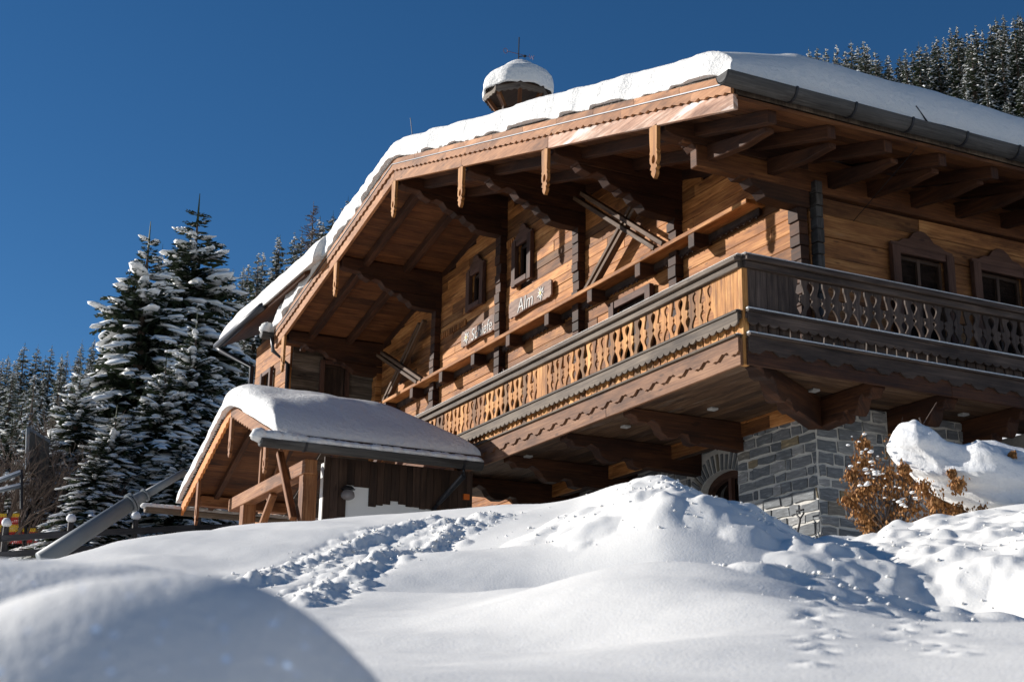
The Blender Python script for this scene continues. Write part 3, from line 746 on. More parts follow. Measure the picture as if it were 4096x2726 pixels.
# fascia: flat lower board and scalloped board over it
for (nm, o, U, L, n) in (('front', (0, -.02, 0), (-1, 0, 0), 11.1, (0, -1, 0)), ('side', (.02, 0, 0), (0, 1, 0), 14, (1, 0, 0))):
    U, n, o = Vector(U), Vector(n), Vector(o); z = V(0, 0, 1); F = nm == 'front'
    m1 = MB(); u = 0
    while u < L:
        w = min(3.4, L-u); m1.obox(o+U*u, U*(w-.004), z*.36, n*.05); u += w
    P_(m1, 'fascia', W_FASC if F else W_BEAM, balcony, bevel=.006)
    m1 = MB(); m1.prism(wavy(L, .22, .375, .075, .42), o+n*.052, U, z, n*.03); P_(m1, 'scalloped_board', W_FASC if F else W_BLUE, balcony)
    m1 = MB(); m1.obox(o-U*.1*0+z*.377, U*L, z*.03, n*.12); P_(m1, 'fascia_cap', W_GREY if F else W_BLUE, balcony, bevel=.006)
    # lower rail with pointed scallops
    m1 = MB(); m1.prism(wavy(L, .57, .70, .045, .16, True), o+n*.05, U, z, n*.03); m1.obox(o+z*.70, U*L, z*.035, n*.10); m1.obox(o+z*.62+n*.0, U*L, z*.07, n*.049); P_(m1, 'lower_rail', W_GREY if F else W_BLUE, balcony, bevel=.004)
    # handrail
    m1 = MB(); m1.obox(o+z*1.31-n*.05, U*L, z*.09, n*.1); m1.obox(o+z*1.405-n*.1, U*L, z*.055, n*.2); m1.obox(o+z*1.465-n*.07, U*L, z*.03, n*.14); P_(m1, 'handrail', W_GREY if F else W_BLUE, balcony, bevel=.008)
    # balusters with hearts and teardrops sawn between them
    pitch = .178; H0, H1 = .42, 1.33; N = int(L/pitch)
    def gapA(t):   # t 0..1 from rail .72 to 1.3
        if t > .66: q = (t-.66)/.3; return .045*math.sin(min(1, q)*math.pi)**.6*(.35+.65*min(1, q*1.2)) if q < 1 else .004
        if t > .58: return .004
        if t > .46: return .004+.022*(1-abs(t-.52)/.06)
        if t > .42: return .004
        q = t/.42; return .004+.052*math.sin(q*math.pi)**.8*(1.25-.7*q)
    def gapB(t):
        if t > .9: return .018
        if t > .64: q = (t-.64)/.26; return .03*(1-q)**.6+.014
        if t > .56: return .004
        if t > .48: return .004+.018*(1-abs(t-.52)/.04)
        if t > .44: return .004
        if t > .18: q = (t-.18)/.26; return .004+.046*math.sin(q*math.pi)**.6*(.35+.65*q)
        if t > .1: return .004
        q = t/.1; return .02*(1-q)+.006
    groups = MB()
    for k in range(N+1):
        u = .1+k*pitch+(.004 if F else 0)
        if u > L: break
        blank = (k < 4) if not F else (k < 3)
        kk = k % 44
        if F and kk in (30, 31): blank = True
        gl, gr = (gapA, gapB) if k % 2 == 0 else (gapB, gapA)
        ts = [i/26 for i in range(27)]
        zt = lambda t: .72+t*.58
        tip = [(-pitch*.42, .46), (-pitch*.3, .42), (0, .40), (pitch*.3, .42), (pitch*.42, .46)] if k % 2 else [(-pitch*.44, .43), (-pitch*.2, .41), (pitch*.2, .41), (pitch*.44, .43)]
        if blank: right = [(pitch/2-.003, .72), (pitch/2-.003, H1)]; leftp = [(-pitch/2+.003, H1), (-pitch/2+.003, .72)]
        else:
            right = [(pitch/2-gr(t)*1.62, zt(t)) for t in ts]; leftp = [(-pitch/2+gl(t)*1.62, zt(t)) for t in ts][::-1]
            if k > 0 and ((k-1 < 4) if not F else (k-1 < 3)): leftp = [(-pitch/2+.003, H1), (-pitch/2+.003, .72)]
        pts = [(u+a, b) for a, b in tip+right+leftp]
        groups.prism(pts, o-n*.03, U, z, n*.028, grain=1)
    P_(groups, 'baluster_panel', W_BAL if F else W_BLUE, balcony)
    # thin snow lying on rails
    m1 = MB()
    m1.obox(o+z*1.497-n*.05, U*L, z*(.012 if F else .022), n*.10); m1.obox(o+z*.737+n*.02, U*L, z*(.004 if F else .03), n*.06); m1.obox(o+z*.409+n*.02, U*L, z*(.01 if F else .03), n*.07)
    P_(m1, 'rail_snow', SNOW, balcony, bevel=.01)
for x in (-.07, x_end):
    mb = MB(); mb.box(x, x+.1, -.03, .06, 0, 1.31, 'z'); P_(mb, 'corner_post', W_BAL, balcony, bevel=.008)
mb = MB(); mb.box(x_end, x_end+.04, .06, 2.1, .4, 1.4, 'z'); P_(mb, 'end_panel', W_BAL, balcony)
# carved brackets underneath
def bracket(p, q, name='bracket'):
    p, q = Vector(p), Vector(q); d = (q-p); L = d.length; U = d.normalized(); n = U.cross(V(0, 0, 1)).normalized()
    k = L/2.05
    prof = [(0, 0), (0, -.1), (.08*k, -.12), (.12*k, -.2), (.28*k, -.2), (.36*k, -.14), (.46*k, -.2), (.52*k, -.32), (.62*k, -.39), (.76*k, -.38), (.86*k, -.3), (.96*k, -.31), (1.0*k, -.42), (1.12*k, -.44), (1.2*k, -.4), (L, -.44), (L, 0)]
    mb = MB(); mb.prism(prof, p-n*.11, U, (0, 0, 1), n*.22); P_(mb, name, W_BEAM, balcony, bevel=.012)
for x in (-3.22, -5.18, -7.2, -9.3): bracket((x, .18, .125), (x, YW+.1 if x > -3.3 else YR, .125))
for y in (2.32, 3.62, 5.05, 6.5, 8): bracket((-.16, y, .125), (XW-.1, y, .125))
bracket((-.12, .2, .128), (XW, YW, .128))
for (x, y) in ((-.95, 1.84), (-1.0, 4.62), (-2.56, 1.25), (-4.2, .75), (-7.0, .5)):
    mb = MB(); mb.box(x-.06, x+.06, y-.06, y+.06, .095, .128, 'x'); P_(mb, 'downlight', WHITEP, balcony, bevel=.004)
# ================================================================== signs
FONTS = {}
def text_mesh(body, size, mat, parent, loc, name, shear=0.0, ext=.004):
    cu = bpy.data.curves.new(name, 'FONT'); cu.body = body; cu.size = size; cu.extrude = ext; cu.shear = shear
    tmp = bpy.data.objects.new('tmp', cu); C.objects.link(tmp); cu.offset = -.002
    bpy.context.view_layer.update()
    me = bpy.data.meshes.new_from_object(tmp); bpy.data.objects.remove(tmp)
    me.materials.clear(); me.materials.append(mat)
    o = bpy.data.objects.new(name, me); C.objects.link(o); o.parent = parent; o.location = loc; o.rotation_euler = (math.radians(90), 0, 0)
    return o
def flower(parent, x, z, r, y):
    mb = MB()
    for k in range(9):
        a = 2*math.pi*k/9; c, s = math.cos(a), math.sin(a); rr = r*(1 if k % 2 else .8)
        mb.prism([(0, 0), (rr*.55*c-rr*.14*s, rr*.55*s+rr*.14*c), (rr*c, rr*s), (rr*.55*c+rr*.14*s, rr*.55*s-rr*.14*c)], (x, y, z), (1, 0, 0), (0, 0, 1), (0, -.008-.0006*k, 0))
    f = mb.build('edelweiss', WHITEP, parent, local=True)
    mb = MB()
    mb.prism([(r*.22*math.cos(a*.7), r*.22*math.sin(a*.7)) for a in range(9)], (x, y-.014, z), (1, 0, 0), (0, 0, 1), (0, -.006, 0)); mb.build('flower_centre', YEL, f, local=True)
def sign(name, x0, x1, zc, word, flower_left, label):
    w = x1-x0; t = thing(name, label, 'sign', ((x0+x1)/2, YW-.16, zc)); mb = MB(); n = 22; pts = []
    top = []; bot = []
    for i in range(n+1):
        u = -w/2+w*i/n; e = min(i, n-i)/n
        k = .21 if e > .12 else .15+.05*math.sin(e/.12*math.pi)
        top.append((u, k-.05*math.sin(math.pi*i/n)*0+.03*math.cos(2*math.pi*i/n))); bot.append((u, -k+.04-.0+.05*math.sin(math.pi*i/n)))
    mb.prism(bot+top[::-1], (0, 0, 0), (1, 0, 0), (0, 0, 1), (0, .045, 0)); mb.build('board', W_SIGN, t, local=True, bevel=.008)
    sz = .42
    tw = w*.42
    text_mesh(word, sz if word == 'Alm' else .37, WHITEP, t, (-w*.28 if not flower_left else -w*.19, -.008, -.11), 'lettering', .12)
    flower(t, (w*.27 if not flower_left else -w*.33), .03, .17, -.002)
    return t
sign('sign', -10.95, -9.1, 3.98, 'Alm', False, 'carved wooden sign reading Alm with a white edelweiss right of the word')
sign('sign', -13.3, -11.55, 3.95, 'Schiefe', True, 'carved wooden sign reading Schiefe with a white edelweiss left of the word')
# ================================================================== ridge cupola
cup = thing('cupola', 'small octagonal wooden roof turret with a tall snow cap and weather vane above the ridge', 'roof turret', (-11.4, 2.4, 7.6))
cx, cy, cz = -11.4, 2.4, 9.05
def ngon(n, r, off=.0): return [(r*math.cos(2*math.pi*(k+off)/n), r*math.sin(2*math.pi*(k+off)/n)) for k in range(n)]
mb = MB(); mb.prism(ngon(8, .74, .5), (cx, cy, cz+.08), (1, 0, 0), (0, 1, 0), (0, 0, .05)); 
P_(mb, 'cupola_roof', W_DARK, cup)
mb = MB()
o1 = ngon(8, .74, .5); i1 = ngon(8, .70, .5)
for k in range(8):
    a, b = o1[k], o1[(k+1) % 8]; p, q = Vector((cx+a[0], cy+a[1], cz-.04)), Vector((cx+b[0], cy+b[1], cz-.04)); c_ = Vector((cx, cy, p.z)); inn = (c_-(p+q)/2).normalized()
    mb.prism([(0, .12), (0, .02)]+[((q-p).length*i/8, -.03*(i % 2)) for i in range(1, 8)]+[((q-p).length, .02), ((q-p).length, .12)], p, (q-p).normalized(), (0, 0, 1), inn*.03)
P_(mb, 'eave_board', W_GREY, cup)
mb = MB()
for k in range(8):
    a = 2*math.pi*(k+.5)/8; c, s = math.cos(a), math.sin(a)
    mb.beam((cx+.66*c, cy+.66*s, cz), (cx+.44*c, cy+.44*s, cz-.3), .09, .08); mb.beam((cx+.44*c, cy+.44*s, cz-.27), (cx+.36*c, cy+.36*s, cz-1.7), .09, .09, up=(0, 1, 0))
P_(mb, 'strut', W_CEIL, cup, bevel=.006)
mb = MB(); mb.prism(ngon(8, .32, .5), (cx, cy, cz-1.9), (1, 0, 0), (0, 1, 0), (0, 0, 1.5)); P_(mb, 'lantern_body', W_CEIL, cup)
n, m = 40, 48; P = np.zeros((n, m+1, 3))
for i in range(n):
    t = i/(n-1)
    prf = [(0, .74), (.1, .78), (.25, .79), (.4, .76), (.55, .66), (.7, .46), (.82, .3), (.92, .17), (1, .0)]
    rr = np.interp(t, [a for a, b in prf], [b for a, b in prf]); zz = np.interp(t, [0, .1, .25, .4, .55, .7, .82, .92, 1], [0, .02, .16, .32, .46, .58, .72, .8, .83])
    for k in range(m+1):
        a = 2*math.pi*k/m; oc = 1-.045*(1-t)*math.cos(8*a+math.pi)*1.0-.0
        P[i, k] = (cx+rr*oc*math.cos(a), cy+rr*oc*math.sin(a), cz+.10+zz*1.02+.05*math.sin(a+.6)*t*(1-t)*4)
P[:, :, :2] += 0; grid_obj('snow_cap', P[:, ::-1], SNOW, cup)
vn = MB(); zt = cz+.93; vn.tube([(cx, cy, zt-.1), (cx+.02, cy, zt+.6)], .014, 6)
vane = P_(vn, 'weather_vane', IRON, cup)
vn = MB(); ux = V(-.75, .66, 0).normalized(); ux = V(0, 1, 0)
vn.tube([V(cx, cy, zt+.2)-ux*.27, V(cx, cy, zt+.2)+ux*.27], .006, 5)
rp = [V(cx, cy, zt+.2)-ux*.32+ux*.05*math.cos(a*math.pi/6)+V(0, 0, .06*math.sin(a*math.pi/6)) for a in range(13)]; vn.tube(rp, .006, 5)
wz = V(cx, cy, zt+.2)+ux*.27
vn.tube([wz+V(0, 0, .06), wz+ux*.03-V(0, 0, .05), wz+ux*.06+V(0, 0, .04), wz+ux*.09-V(0, 0, .05), wz+ux*.12+V(0, 0, .06)], .006, 5); P_(vn, 'compass_arm', COPP, vane)
vn = MB(); vn.tube([(cx, cy, zt+.13), (cx+.13, cy+.1, zt+.12)], .012, 5); vn.blob((cx+.12, cy+.1, zt+.11), .05, .04, .03); vn.tube([(cx+.13, cy+.1, zt+.12), (cx+.13, cy+.1, zt-.04)], .004, 4); P_(vn, 'compass_arm', IRON, vane)
# ================================================================== wing at the far left
wing = thing('chalet_wing', 'lower timber wing with a snow covered roof behind the left end of the gable', 'house wing', (-21, 2, -2))
WX0, WX1, WY = -22.3, -19.25, .1
mb = MB(); boards_x(mb, WX0, WX1, WY, 0, lambda x: 6.1, hmin=.26, hmax=.36, holes=[(-21.35, -20.6, 3.6, 4.78)]); P_(mb, 'front_wall', W_WALL, wing, bevel=.006)
mb = MB(); mb.box(WX0+.05, WX1-.02, WY+.05, WY+4, -1, 6, 'x'); P_(mb, 'wall_core', W_DARK, wing)
mb = MB(); boards_y(mb, WY, 4, WX1-.02, 0, 6, [(.9, 1.5, 3.4, 4.75)], .16, .24); P_(mb, 'inner_wall', W_GREY, wing)
window((1, 0, 0), (-21.3, WY-.06, 0), .62, 3.6, 4.72, (0, -1, 0), False, .14, 1).parent = wing
for o in list(bpy.data.objects):
    if o.parent == wing and o.name.startswith('window'): o.matrix_parent_inverse = base_of(wing).inverted()
w2 = window((0, 1, 0), (WX1+.05, .92, 0), .55, 3.5, 4.7, (1, 0, 0), False, .12, 1); w2.parent = wing; w2.matrix_parent_inverse = base_of(wing).inverted()
sl_ = .5
mb = MB(); mb.obox((-23.3, WY-.75, 5.95), (7, 0, 0), (0, 3.4, 3.4*sl_), (0, 0, .1)); P_(mb, 'wing_roof', W_CEIL, wing)
def zw(Y): return 6.07+(Y-(WY-.75))*sl_
def wing_snow():
    xs = edges(-23.4, -15.5, 50); ys = edges(WY-.85, WY+2.6, 30); X, Y = np.meshgrid(xs, ys, indexing='ij')
    pf = np.minimum(q_(X+23.4, .8), np.minimum(q_(Y-(WY-.85), .35), q_(WY+2.6-Y, .8))); n1 = fbm(X, Y, 77, 4)
    b = zw(Y); grid_obj('wing_snow', np.stack([X, Y, b+pf*(.58+.1*n1)], -1), SNOW, wing, closed=np.stack([X, Y, b-.01], -1))
wing_snow()
mb = MB(); mb.tube([(-23.5, WY-.85, 6.0), (-19.3, WY-.85, 6.0)], .1, 10); mb.tube([(-23.4, WY-.85, 5.95), (-23.2, WY-.8, 5.8), (WX0-.1, WY-.12, 5.25), (WX0-.1, WY-.12, 0)], .07, 8); P_(mb, 'gutter', METAL, wing, smooth=True)
mb = MB(); mb.tube([(-18.95, -.55, 5.15), (-18.98, -.5, 4.8), (-19.12, -.05, 4.55), (-19.14, 0, 0)], .055, 8); P_(mb, 'downpipe', METAL, wing, smooth=True)
# ================================================================== porch
porch = thing('porch', 'open timber entrance porch with a snow heaped gable roof at the left of the balcony', 'porch', (-10.5, -2, -1.8))
PAX, PAZ, PXR, PXL, PY0, PY1 = -10.5, 1.14, -7.45, -13.65, -3.75, -.12
sr = (PAZ-(-.02))/(PXR-PAX); slf = (PAZ-(-.2))/(PAX-PXL)
def yb(x): return -1.6 if x < PAX else -1.6+(x-PAX)/(PXR-PAX)*1.4
def zp(X): X = np.asarray(X, float); return np.where(X > PAX, PAZ-sr*(X-PAX), PAZ-slf*(PAX-X))
fz = lambda x: float(zp(x))
mb = MB()
for xa, xb in ((PAX, PXR), (PXL, PAX)):
    for k in range(18):
        x0 = xa+(xb-xa)*k/18; x1 = xa+(xb-xa)*(k+1)/18; mb.obox((x0, PY0+.05, fz(x0)+.06), (0, yb(x0)-.1-PY0-.05, 0), (x1-x0-.005, 0, fz(x1)-fz(x0)), (0, 0, .03))
proof = P_(mb, 'porch_roof', W_CEIL, porch)
mb = MB()
for k in range(10):
    for xa, xb in ((PAX, PXR), (PXL, PAX)):
        x0 = xa+(xb-xa)*k/10; x1 = xa+(xb-xa)*(k+1)/10; mb.obox((x0, PY0+.04, fz(x0)+.1), (x1-x0, 0, fz(x1)-fz(x0)), (0, yb(x0)-.08-PY0, 0), (0, 0, .07))
P_(mb, 'shingles', W_DARK, proof)
mb = MB()
for k in range(44):
    for s in (1, -1):
        L = (PXR-PAX) if s > 0 else (PAX-PXL); x = PAX+s*L*(k+.5)/44
        mb.blob((x, PY0+.03, fz(x)+.15), .045, .07, .035, 7, 4, .3)
P_(mb, 'shingle_edge', W_GREY, proof)
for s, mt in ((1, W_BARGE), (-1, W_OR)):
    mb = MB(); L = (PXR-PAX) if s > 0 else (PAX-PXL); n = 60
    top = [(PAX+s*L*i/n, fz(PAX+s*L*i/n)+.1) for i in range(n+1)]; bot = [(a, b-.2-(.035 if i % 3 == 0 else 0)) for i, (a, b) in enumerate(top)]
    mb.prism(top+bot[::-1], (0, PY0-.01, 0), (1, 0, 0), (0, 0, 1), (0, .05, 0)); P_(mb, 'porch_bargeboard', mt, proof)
for x, sc in ((PAX, .78), (PXR-.85, .6), (PXL+1.1, .85)):
    mb = MB()
    outer = [(.0, .06), (.5, .065), (.56, .08), (.62, .06), (.7, .075), (.8, .07), (.86, .035), (.9, .06), (1.0, 0)]; inner = [(.6, 0), (.66, .025), (.76, .03), (.8, 0)]
    for s in (1, -1):
        mb.prism([(0, 0)]+[(s*w, -t*sc) for t, w in outer]+[(s*w, -t*sc) for t, w in inner[::-1]], (x, PY0+.0, fz(x)-.1), (1, 0, 0), (0, 0, 1), (0, .05, 0), grain=1)
    P_(mb, 'porch_pendant', W_PORCH, proof)
# frame timbers
for x in (-7.95, -11.35):
    mb = MB(); mb.box(x-.12, x+.12, -3.2, -2.96, -2.4, -.35, 'z'); P_(mb, 'post', W_PORCH, porch, bevel=.012)
mb = MB(); mb.box(-12.2, -7.75, -3.22, -3.0, -.42, -.18, 'x'); P_(mb, 'tie_beam', W_PORCH, porch, bevel=.012)
for p, q in (((-8.95, -3.28, .12), (-8.0, -3.28, -1.15)), ((-9.75, -3.1, -.45), (-10.9, -3.1, -1.4)), ((-10.5, -3.1, 1.0), (-10.5, -3.1, -.2)), ((-10.3, -2.7, .7), (-11.3, -2.7, -.3))):
    mb = MB(); mb.beam(p, q, .09, .12, up=(0, 1, 0)); P_(mb, 'brace', W_PORCH, porch, bevel=.01)
for x in (PXR-.35, PXL+.4, PAX):
    mb = MB(); mb.box(x-.09, x+.09, PY0+.25, yb(x)-.15, fz(x)-.16, fz(x)+.04, 'y'); P_(mb, 'porch_purlin', W_PORCH, porch, bevel=.01)
for k in range(4):
    mb = MB(); y = PY0+.5+k*.9
    for xa, xb in ((PAX, PXR-.1), (PXL+.1, PAX)): mb.obox((xa, y, fz(xa)-.05), (xb-xa, 0, fz(xb)-fz(xa)), (0, .1, 0), (0, 0, .108))
    P_(mb, 'porch_rafter', W_BEAM, porch)
# boarded back and side, white render below
mb = MB(); y = -2.7
while y < -.02:
    w = random.uniform(.11, .17); zb_ = -.16-.16 if y < -1.9 else -.5
    zlow = -.78+.3*abs((y+1.9)) if y < -1.45 and y > -1.9 else (-1.9 if y < -2.35 else (-.62-.1*(y+2) if y > -1.45 else -.45))
    mb.box(-8.3, -8.26, y, y+w-.006, zlow+random.uniform(-.015, .015), .0, 'z'); y += w
P_(mb, 'side_boarding', W_DARK, porch)
mb = MB(); mb.box(-8.45, -8.31, -2.7, 0, -2.5, -.1, 'y'); P_(mb, 'side_wall', PLAST, porch)
mb = MB(); boards_x(mb, -13.2, -8.5, -.15, -2.2, lambda x: fz(x)-.05 if x < PAX else fz(x)-.05); P_(mb, 'back_boarding', W_CEIL, porch)
mb = MB()
for z in (-1.35, -1.75): mb.box(-12.3, -8.4, -2.9, -2.8, z, z+.16, 'x')
P_(mb, 'railing', W_PORCH, porch)
# porch snow
def porch_snow():
    xs = edges(PXL-.1, PXR+.02, 70); ys = edges(PY0-.1, PY1, 50); X, Y = np.meshgrid(xs, ys, indexing='ij')
    ye = np.where(X < PAX, -1.6, -1.6+(X-PAX)/(PXR-PAX)*1.4); Y = (PY0-.1)+(Y-(PY0-.1))*(ye-(PY0-.1))/(PY1-(PY0-.1))
    n1 = fbm(X*.9, Y*.9, 51, 3); n2 = fbm(X*4, Y*4, 57, 3)
    pf = np.minimum(np.minimum(q_(X-(PXL-.1), .25), q_(PXR+.02-X, 1.7)), np.minimum(.6*q_(Y-(PY0-.1), .06)+.4*q_(Y-(PY0-.1)-.05-.03*n2, .3), q_(ye-Y, 1.0)))
    b = zp(X)+.175; d = np.abs(X-PAX); b2 = b-np.clip(.7-d, 0, 1)**2*.28
    T = np.where(X < PAX, .42, .42)
    ridge = .10*np.exp(-((X-(PXR-1.35))/.5)**2)*np.clip((Y-PY0-.4)/.8, 0, 1)
    top = b2+pf*(T+.06*n1+ridge)
    e = (Y-(PY0-.1)); we = fbm(X*3, Y*.2, 59, 3); Yo = Y+np.where(e < .2, we*.07*(1-e/.2), 0)
    grid_obj('porch_snow', np.stack([X, Yo, np.maximum(top, b-.3)], -1), SNOW, porch, closed=np.stack([X, Yo, np.minimum(b, b2)-.02], -1))
porch_snow()
g1 = gutter(PXR+.12, PY0-.38, PY1-.1, -.03, .12, par=porch, straps=[-3.4, -.6], mat=W_GUT)
g2 = gutter(PXL-.12, PY0-.7, PY1, -.22, .10, par=porch, mat=W_GREY)
mb = MB(); y = PY0-.38
while y < PY1-.15:
    r = random.uniform(.085, .12)*(1.3 if y < PY0+.4 else .8); mb.blob((PXR+.11+random.uniform(-.02, .02), y, .0), .11, .16, r, 12, 8, .08); y += .09
P_(mb, 'gutter_snow', SNOW, porch, smooth=True)
mb = MB(); y = PY0-.65
while y < PY1: mb.blob((PXL-.12, y, -.2), .09, .14, .07, 8, 5, .15); y += .1
P_(mb, 'gutter_snow', SNOW, porch, smooth=True)
mb = MB(); mb.tube([(PXR+.12, -.55, -.12), (PXR+.1, -.55, -.28), (-8.1, -.66, -.62), (-8.2, -.7, -.72), (-8.2, -.7, -2)], .05, 8); P_(mb, 'downpipe', METAL, porch, smooth=True)
lamp = thing('wall_lamp', 'round glass globe lamp on the dark boarded porch wall', 'lamp', (-8.2, -2.3, -.62))
mb = MB(); mb.blob((-8.12, -2.32, -.66), .12, .12, .12, 16, 12, 0); P_(mb, 'globe', GLOBE, lamp, smooth=True)
mb = MB(); mb.tube([(-8.12, -2.32, -.55), (-8.12, -2.32, -.49)], [.125, .06], 12); mb.tube([(-8.12, -2.32, -.52), (-8.27, -2.32, -.5)], .015, 6); P_(mb, 'lamp_cap', METAL, lamp)
mb = MB(); mb.box(-8.26, -8.22, -.13, -.02, -.5, -.4, 'z'); tag(mb.build('reflector', ORG), 'small square orange reflector on the dark boards below the balcony end', 'reflector')

# ================================================================== snow mounds close to the camera
def mound(name, tab, rc, wd, drop, seed):
    a = np.array([azel(x, y) for x, y in tab]); az = np.linspace(a[0, 0], a[-1, 0], 160)
    el = np.interp(az, a[:, 0], a[:, 1]); k = np.hanning(15); el = np.convolve(np.pad(el, 7, 'edge'), k/k.sum(), 'valid')
    u = np.linspace(-1.6, 1.8, 90); A, U = np.meshgrid(np.radians(az), u, indexing='ij')
    R = rc+U*wd; Z = CP[2]+rc*np.tan(np.radians(el))[:, None]-drop*np.abs(U)**2.2
    X = CP[0]-np.cos(A)*R; Y = CP[1]+np.sin(A)*R; Z = Z+.02*wd*fbm(X*5, Y*5, seed, 3)
    tag(grid_obj(name, np.stack([X, Y, Z], -1), SNOWG), kind='structure')
mound('snow_mound', [(-900, 1700), (-400, 1520), (-150, 1450), (0, 1392), (100, 1356), (200, 1333), (330, 1320), (450, 1318), (560, 1332), (650, 1366), (730, 1422), (800, 1488), (880, 1568), (950, 1660), (1050, 1850), (1150, 2100)], 1.75, .45, .6, 3)
mound('snow_mound', [(-900, 1400), (-300, 1330), (-100, 1300), (0, 1296), (150, 1300), (300, 1306), (430, 1322), (520, 1346), (620, 1400), (700, 1480), (800, 1640), (900, 1900)], 3.1, .7, .3, 9)
# ================================================================== trees
def spruce_mesh(name, H, Rm, seed, near):
    r = random.Random(seed); nd = MB(); sn = MB()
    tr = nd if False else MB(); tr.tube([(0, 0, -.5), (r.uniform(-.1, .1), 0, H*.5), (0, 0, H*.99)], [H*.014, H*.009, .012], 7 if near else 5)
    z = H*.05; step = H/(46 if near else 26)
    while z < H*.985:
        f = z/H; R = Rm*((1-f)**.8)*(.98 if f > .12 else .8+f)+.06; nb = (7 if near else 6) if f < .9 else 4
        for b in range(nb):
            az = 2*math.pi*(b+r.random())/nb; L = R*r.uniform(.6, 1.12); c, s = math.cos(az), math.sin(az); z0 = z+r.uniform(-.5, .5)*step
            dr = L*(r.uniform(.28, .5) if f < .75 else r.uniform(-.35, .1)); up = L*.12
            def pt(t): return V(c*L*t, s*L*t, z0+up*math.sin(t*3.1)-dr*t*t)
            side = V(-s, c, 0)
            n = (6 if f > .85 else 11) if near else 4
            for k in range(n):
                t = (k+.7)/n; p = pt(t); fw = (pt(min(1, t+.1))-pt(t-.1)).normalized()
                for sg in (-1, 1):
                    l = (L*(.42*(1-t)+.13)+.05)*r.uniform(.7, 1.25); d = (fw*.75+side*sg*.8+V(0, 0, -r.uniform(.05, .6))).normalized(); w = l*r.uniform(.16, .26)*(1 if near else 1.7)
                    q = p+d*l; up_ = V(0, 0, 1)*w*.5+side.cross(d)*0; m = p+d*l*.5; e = d.cross(V(0, 0, 1)).normalized()*w
                    nd.poly([p, m+e-V(0, 0, w*.5), q, m-e-V(0, 0, w*.4)], [(0, 0)]*4)
                    if near and r.random() < .6:
                        nd.poly([m, m+V(0, 0, -l*.38)+d*.1*l+e*.35, q], [(0, 0)]*3)
                    if r.random() < (.55 if near else .62) and t > .15:
                        h = w*.35; nd_ = .8; ps = [p+V(0, 0, h), m+e*nd_+V(0, 0, h*.2), q+V(0, 0, h*.2)-d*l*.08, m-e*nd_+V(0, 0, h*.2), m+V(0, 0, h*2.0)]
                        if near: sn.poly([ps[0], ps[1], ps[4]], [(0, 0)]*3); sn.poly([ps[1], ps[2], ps[4]], [(0, 0)]*3); sn.poly([ps[2], ps[3], ps[4]], [(0, 0)]*3); sn.poly([ps[3], ps[0], ps[4]], [(0, 0)]*3)
                        else: sn.poly([ps[0], ps[1], ps[2]+V(0, 0, h), ps[3]], [(0, 0)]*4)
            if near:
                if r.random() < (.9 if f < .8 else .6):
                    t = r.uniform(.35, .6)
                    while t < 1.0:
                        q = r.uniform(.4, 1.5)*(.11+.06*L)*(1 if f < .9 else .6); p = pt(t)
                        sn.blob((p.x, p.y, p.z+q*.12), q*r.uniform(1.1, 1.9), q*r.uniform(.6, 1.0), q*.5, 8, 4, .25, 0, r, az, (.9*dr*t*2-.1)/max(L, .3)); t += q*1.4/max(L, .3)
            else:
                if r.random() < .8:
                    for _k in range(2): t = r.uniform(.3, 1); q = r.uniform(.4, 1.0)*(.10+.07*L); p = pt(t); sn.blob((p.x, p.y, p.z+q*.1), q*1.4, q*.8, q*.55, 5, 3, .25, 0, r, az, .4)
        z += step*r.uniform(.75, 1.2)
    tip = V(0, 0, H)
    nd.tube([V(0, 0, H*.96), V(0, 0, H*(1.03 if near else 1.01))], [.03, .008], 4)
    return nd, sn, tr
def mesh_of(mb, name, mats, smooth=False):
    o = mb.build(name, mats, smooth=smooth); me = o.data; bpy.data.objects.remove(o); return me
def part_of(me, name, t):
    o = bpy.data.objects.new(name, me); C.objects.link(o); o.parent = t; return o
NEARM = []
for sd in range(4):
    nd, sn, tr = spruce_mesh('s', 16, [3.3, 3.0, 3.6, 3.2][sd], 100+sd, True)
    NEARM.append((mesh_of(nd, 'crown', NEED), mesh_of(sn, 'snow', SNOWT, True), mesh_of(tr, 'trunk', BARK)))
def near_spruce(xv, yv, r, zb_, k, label, wsc=1.0, rot=0):
    p = at_r(xv, yv, r); H = p[2]-zb_; sc = H/16.5
    t = thing('spruce_tree', label, 'tree', (p[0], p[1], zb_), 'snow laden spruces beside the chalet'); wsc *= 1.5; t.scale = (sc*wsc, sc*wsc, sc); t.rotation_euler = (0, 0, rot)
    for me, n in zip(NEARM[k], ('crown', 'snow', 'trunk')): part_of(me, n, t)
near_spruce(460, 444, 56, -1, 0, 'tallest snowy spruce, its bare leader highest against the sky left of the roof', 1.12)
near_spruce(347, 508, 54, -1, 1, 'second tallest snowy spruce, just left of the tallest one', 1.15, 1)
near_spruce(375, 560, 57, -1, 3, 'slim spruce top squeezed between the two tallest spruces', .6, 2)
near_spruce(300, 720, 58, 0, 2, 'broad shouldered spruce with a snow pillow at the left of the two tall ones', 1.25, 3)
near_spruce(455, 715, 50, -1, 2, 'mid height spruce with a thin leader in front of the tallest spruce', 1.05, 4)
near_spruce(385, 800, 49, -1, 0, 'heavily snowed spruce in front and below the second tallest', 1.2, 5)
near_spruce(188, 840, 50, 0, 1, 'small pointed spruce with a snow lump left of the big group', 1.3, 6)
near_spruce(535, 830, 60, 0, 3, 'spruce half hidden behind the timber wing at the right of the group', 1.3, 7)
near_spruce(118, 985, 49, 0, 2, 'low bushy spruce drooping with snow above the grey pipe', 1.7, 8)
near_spruce(270, 930, 48, -.5, 3, 'low wide spruce with thick snow clumps above the flange of the pipe', 1.5, 9)
near_spruce(500, 960, 50, -.5, 1, 'low spruce directly behind the porch roof', 1.3, 10)
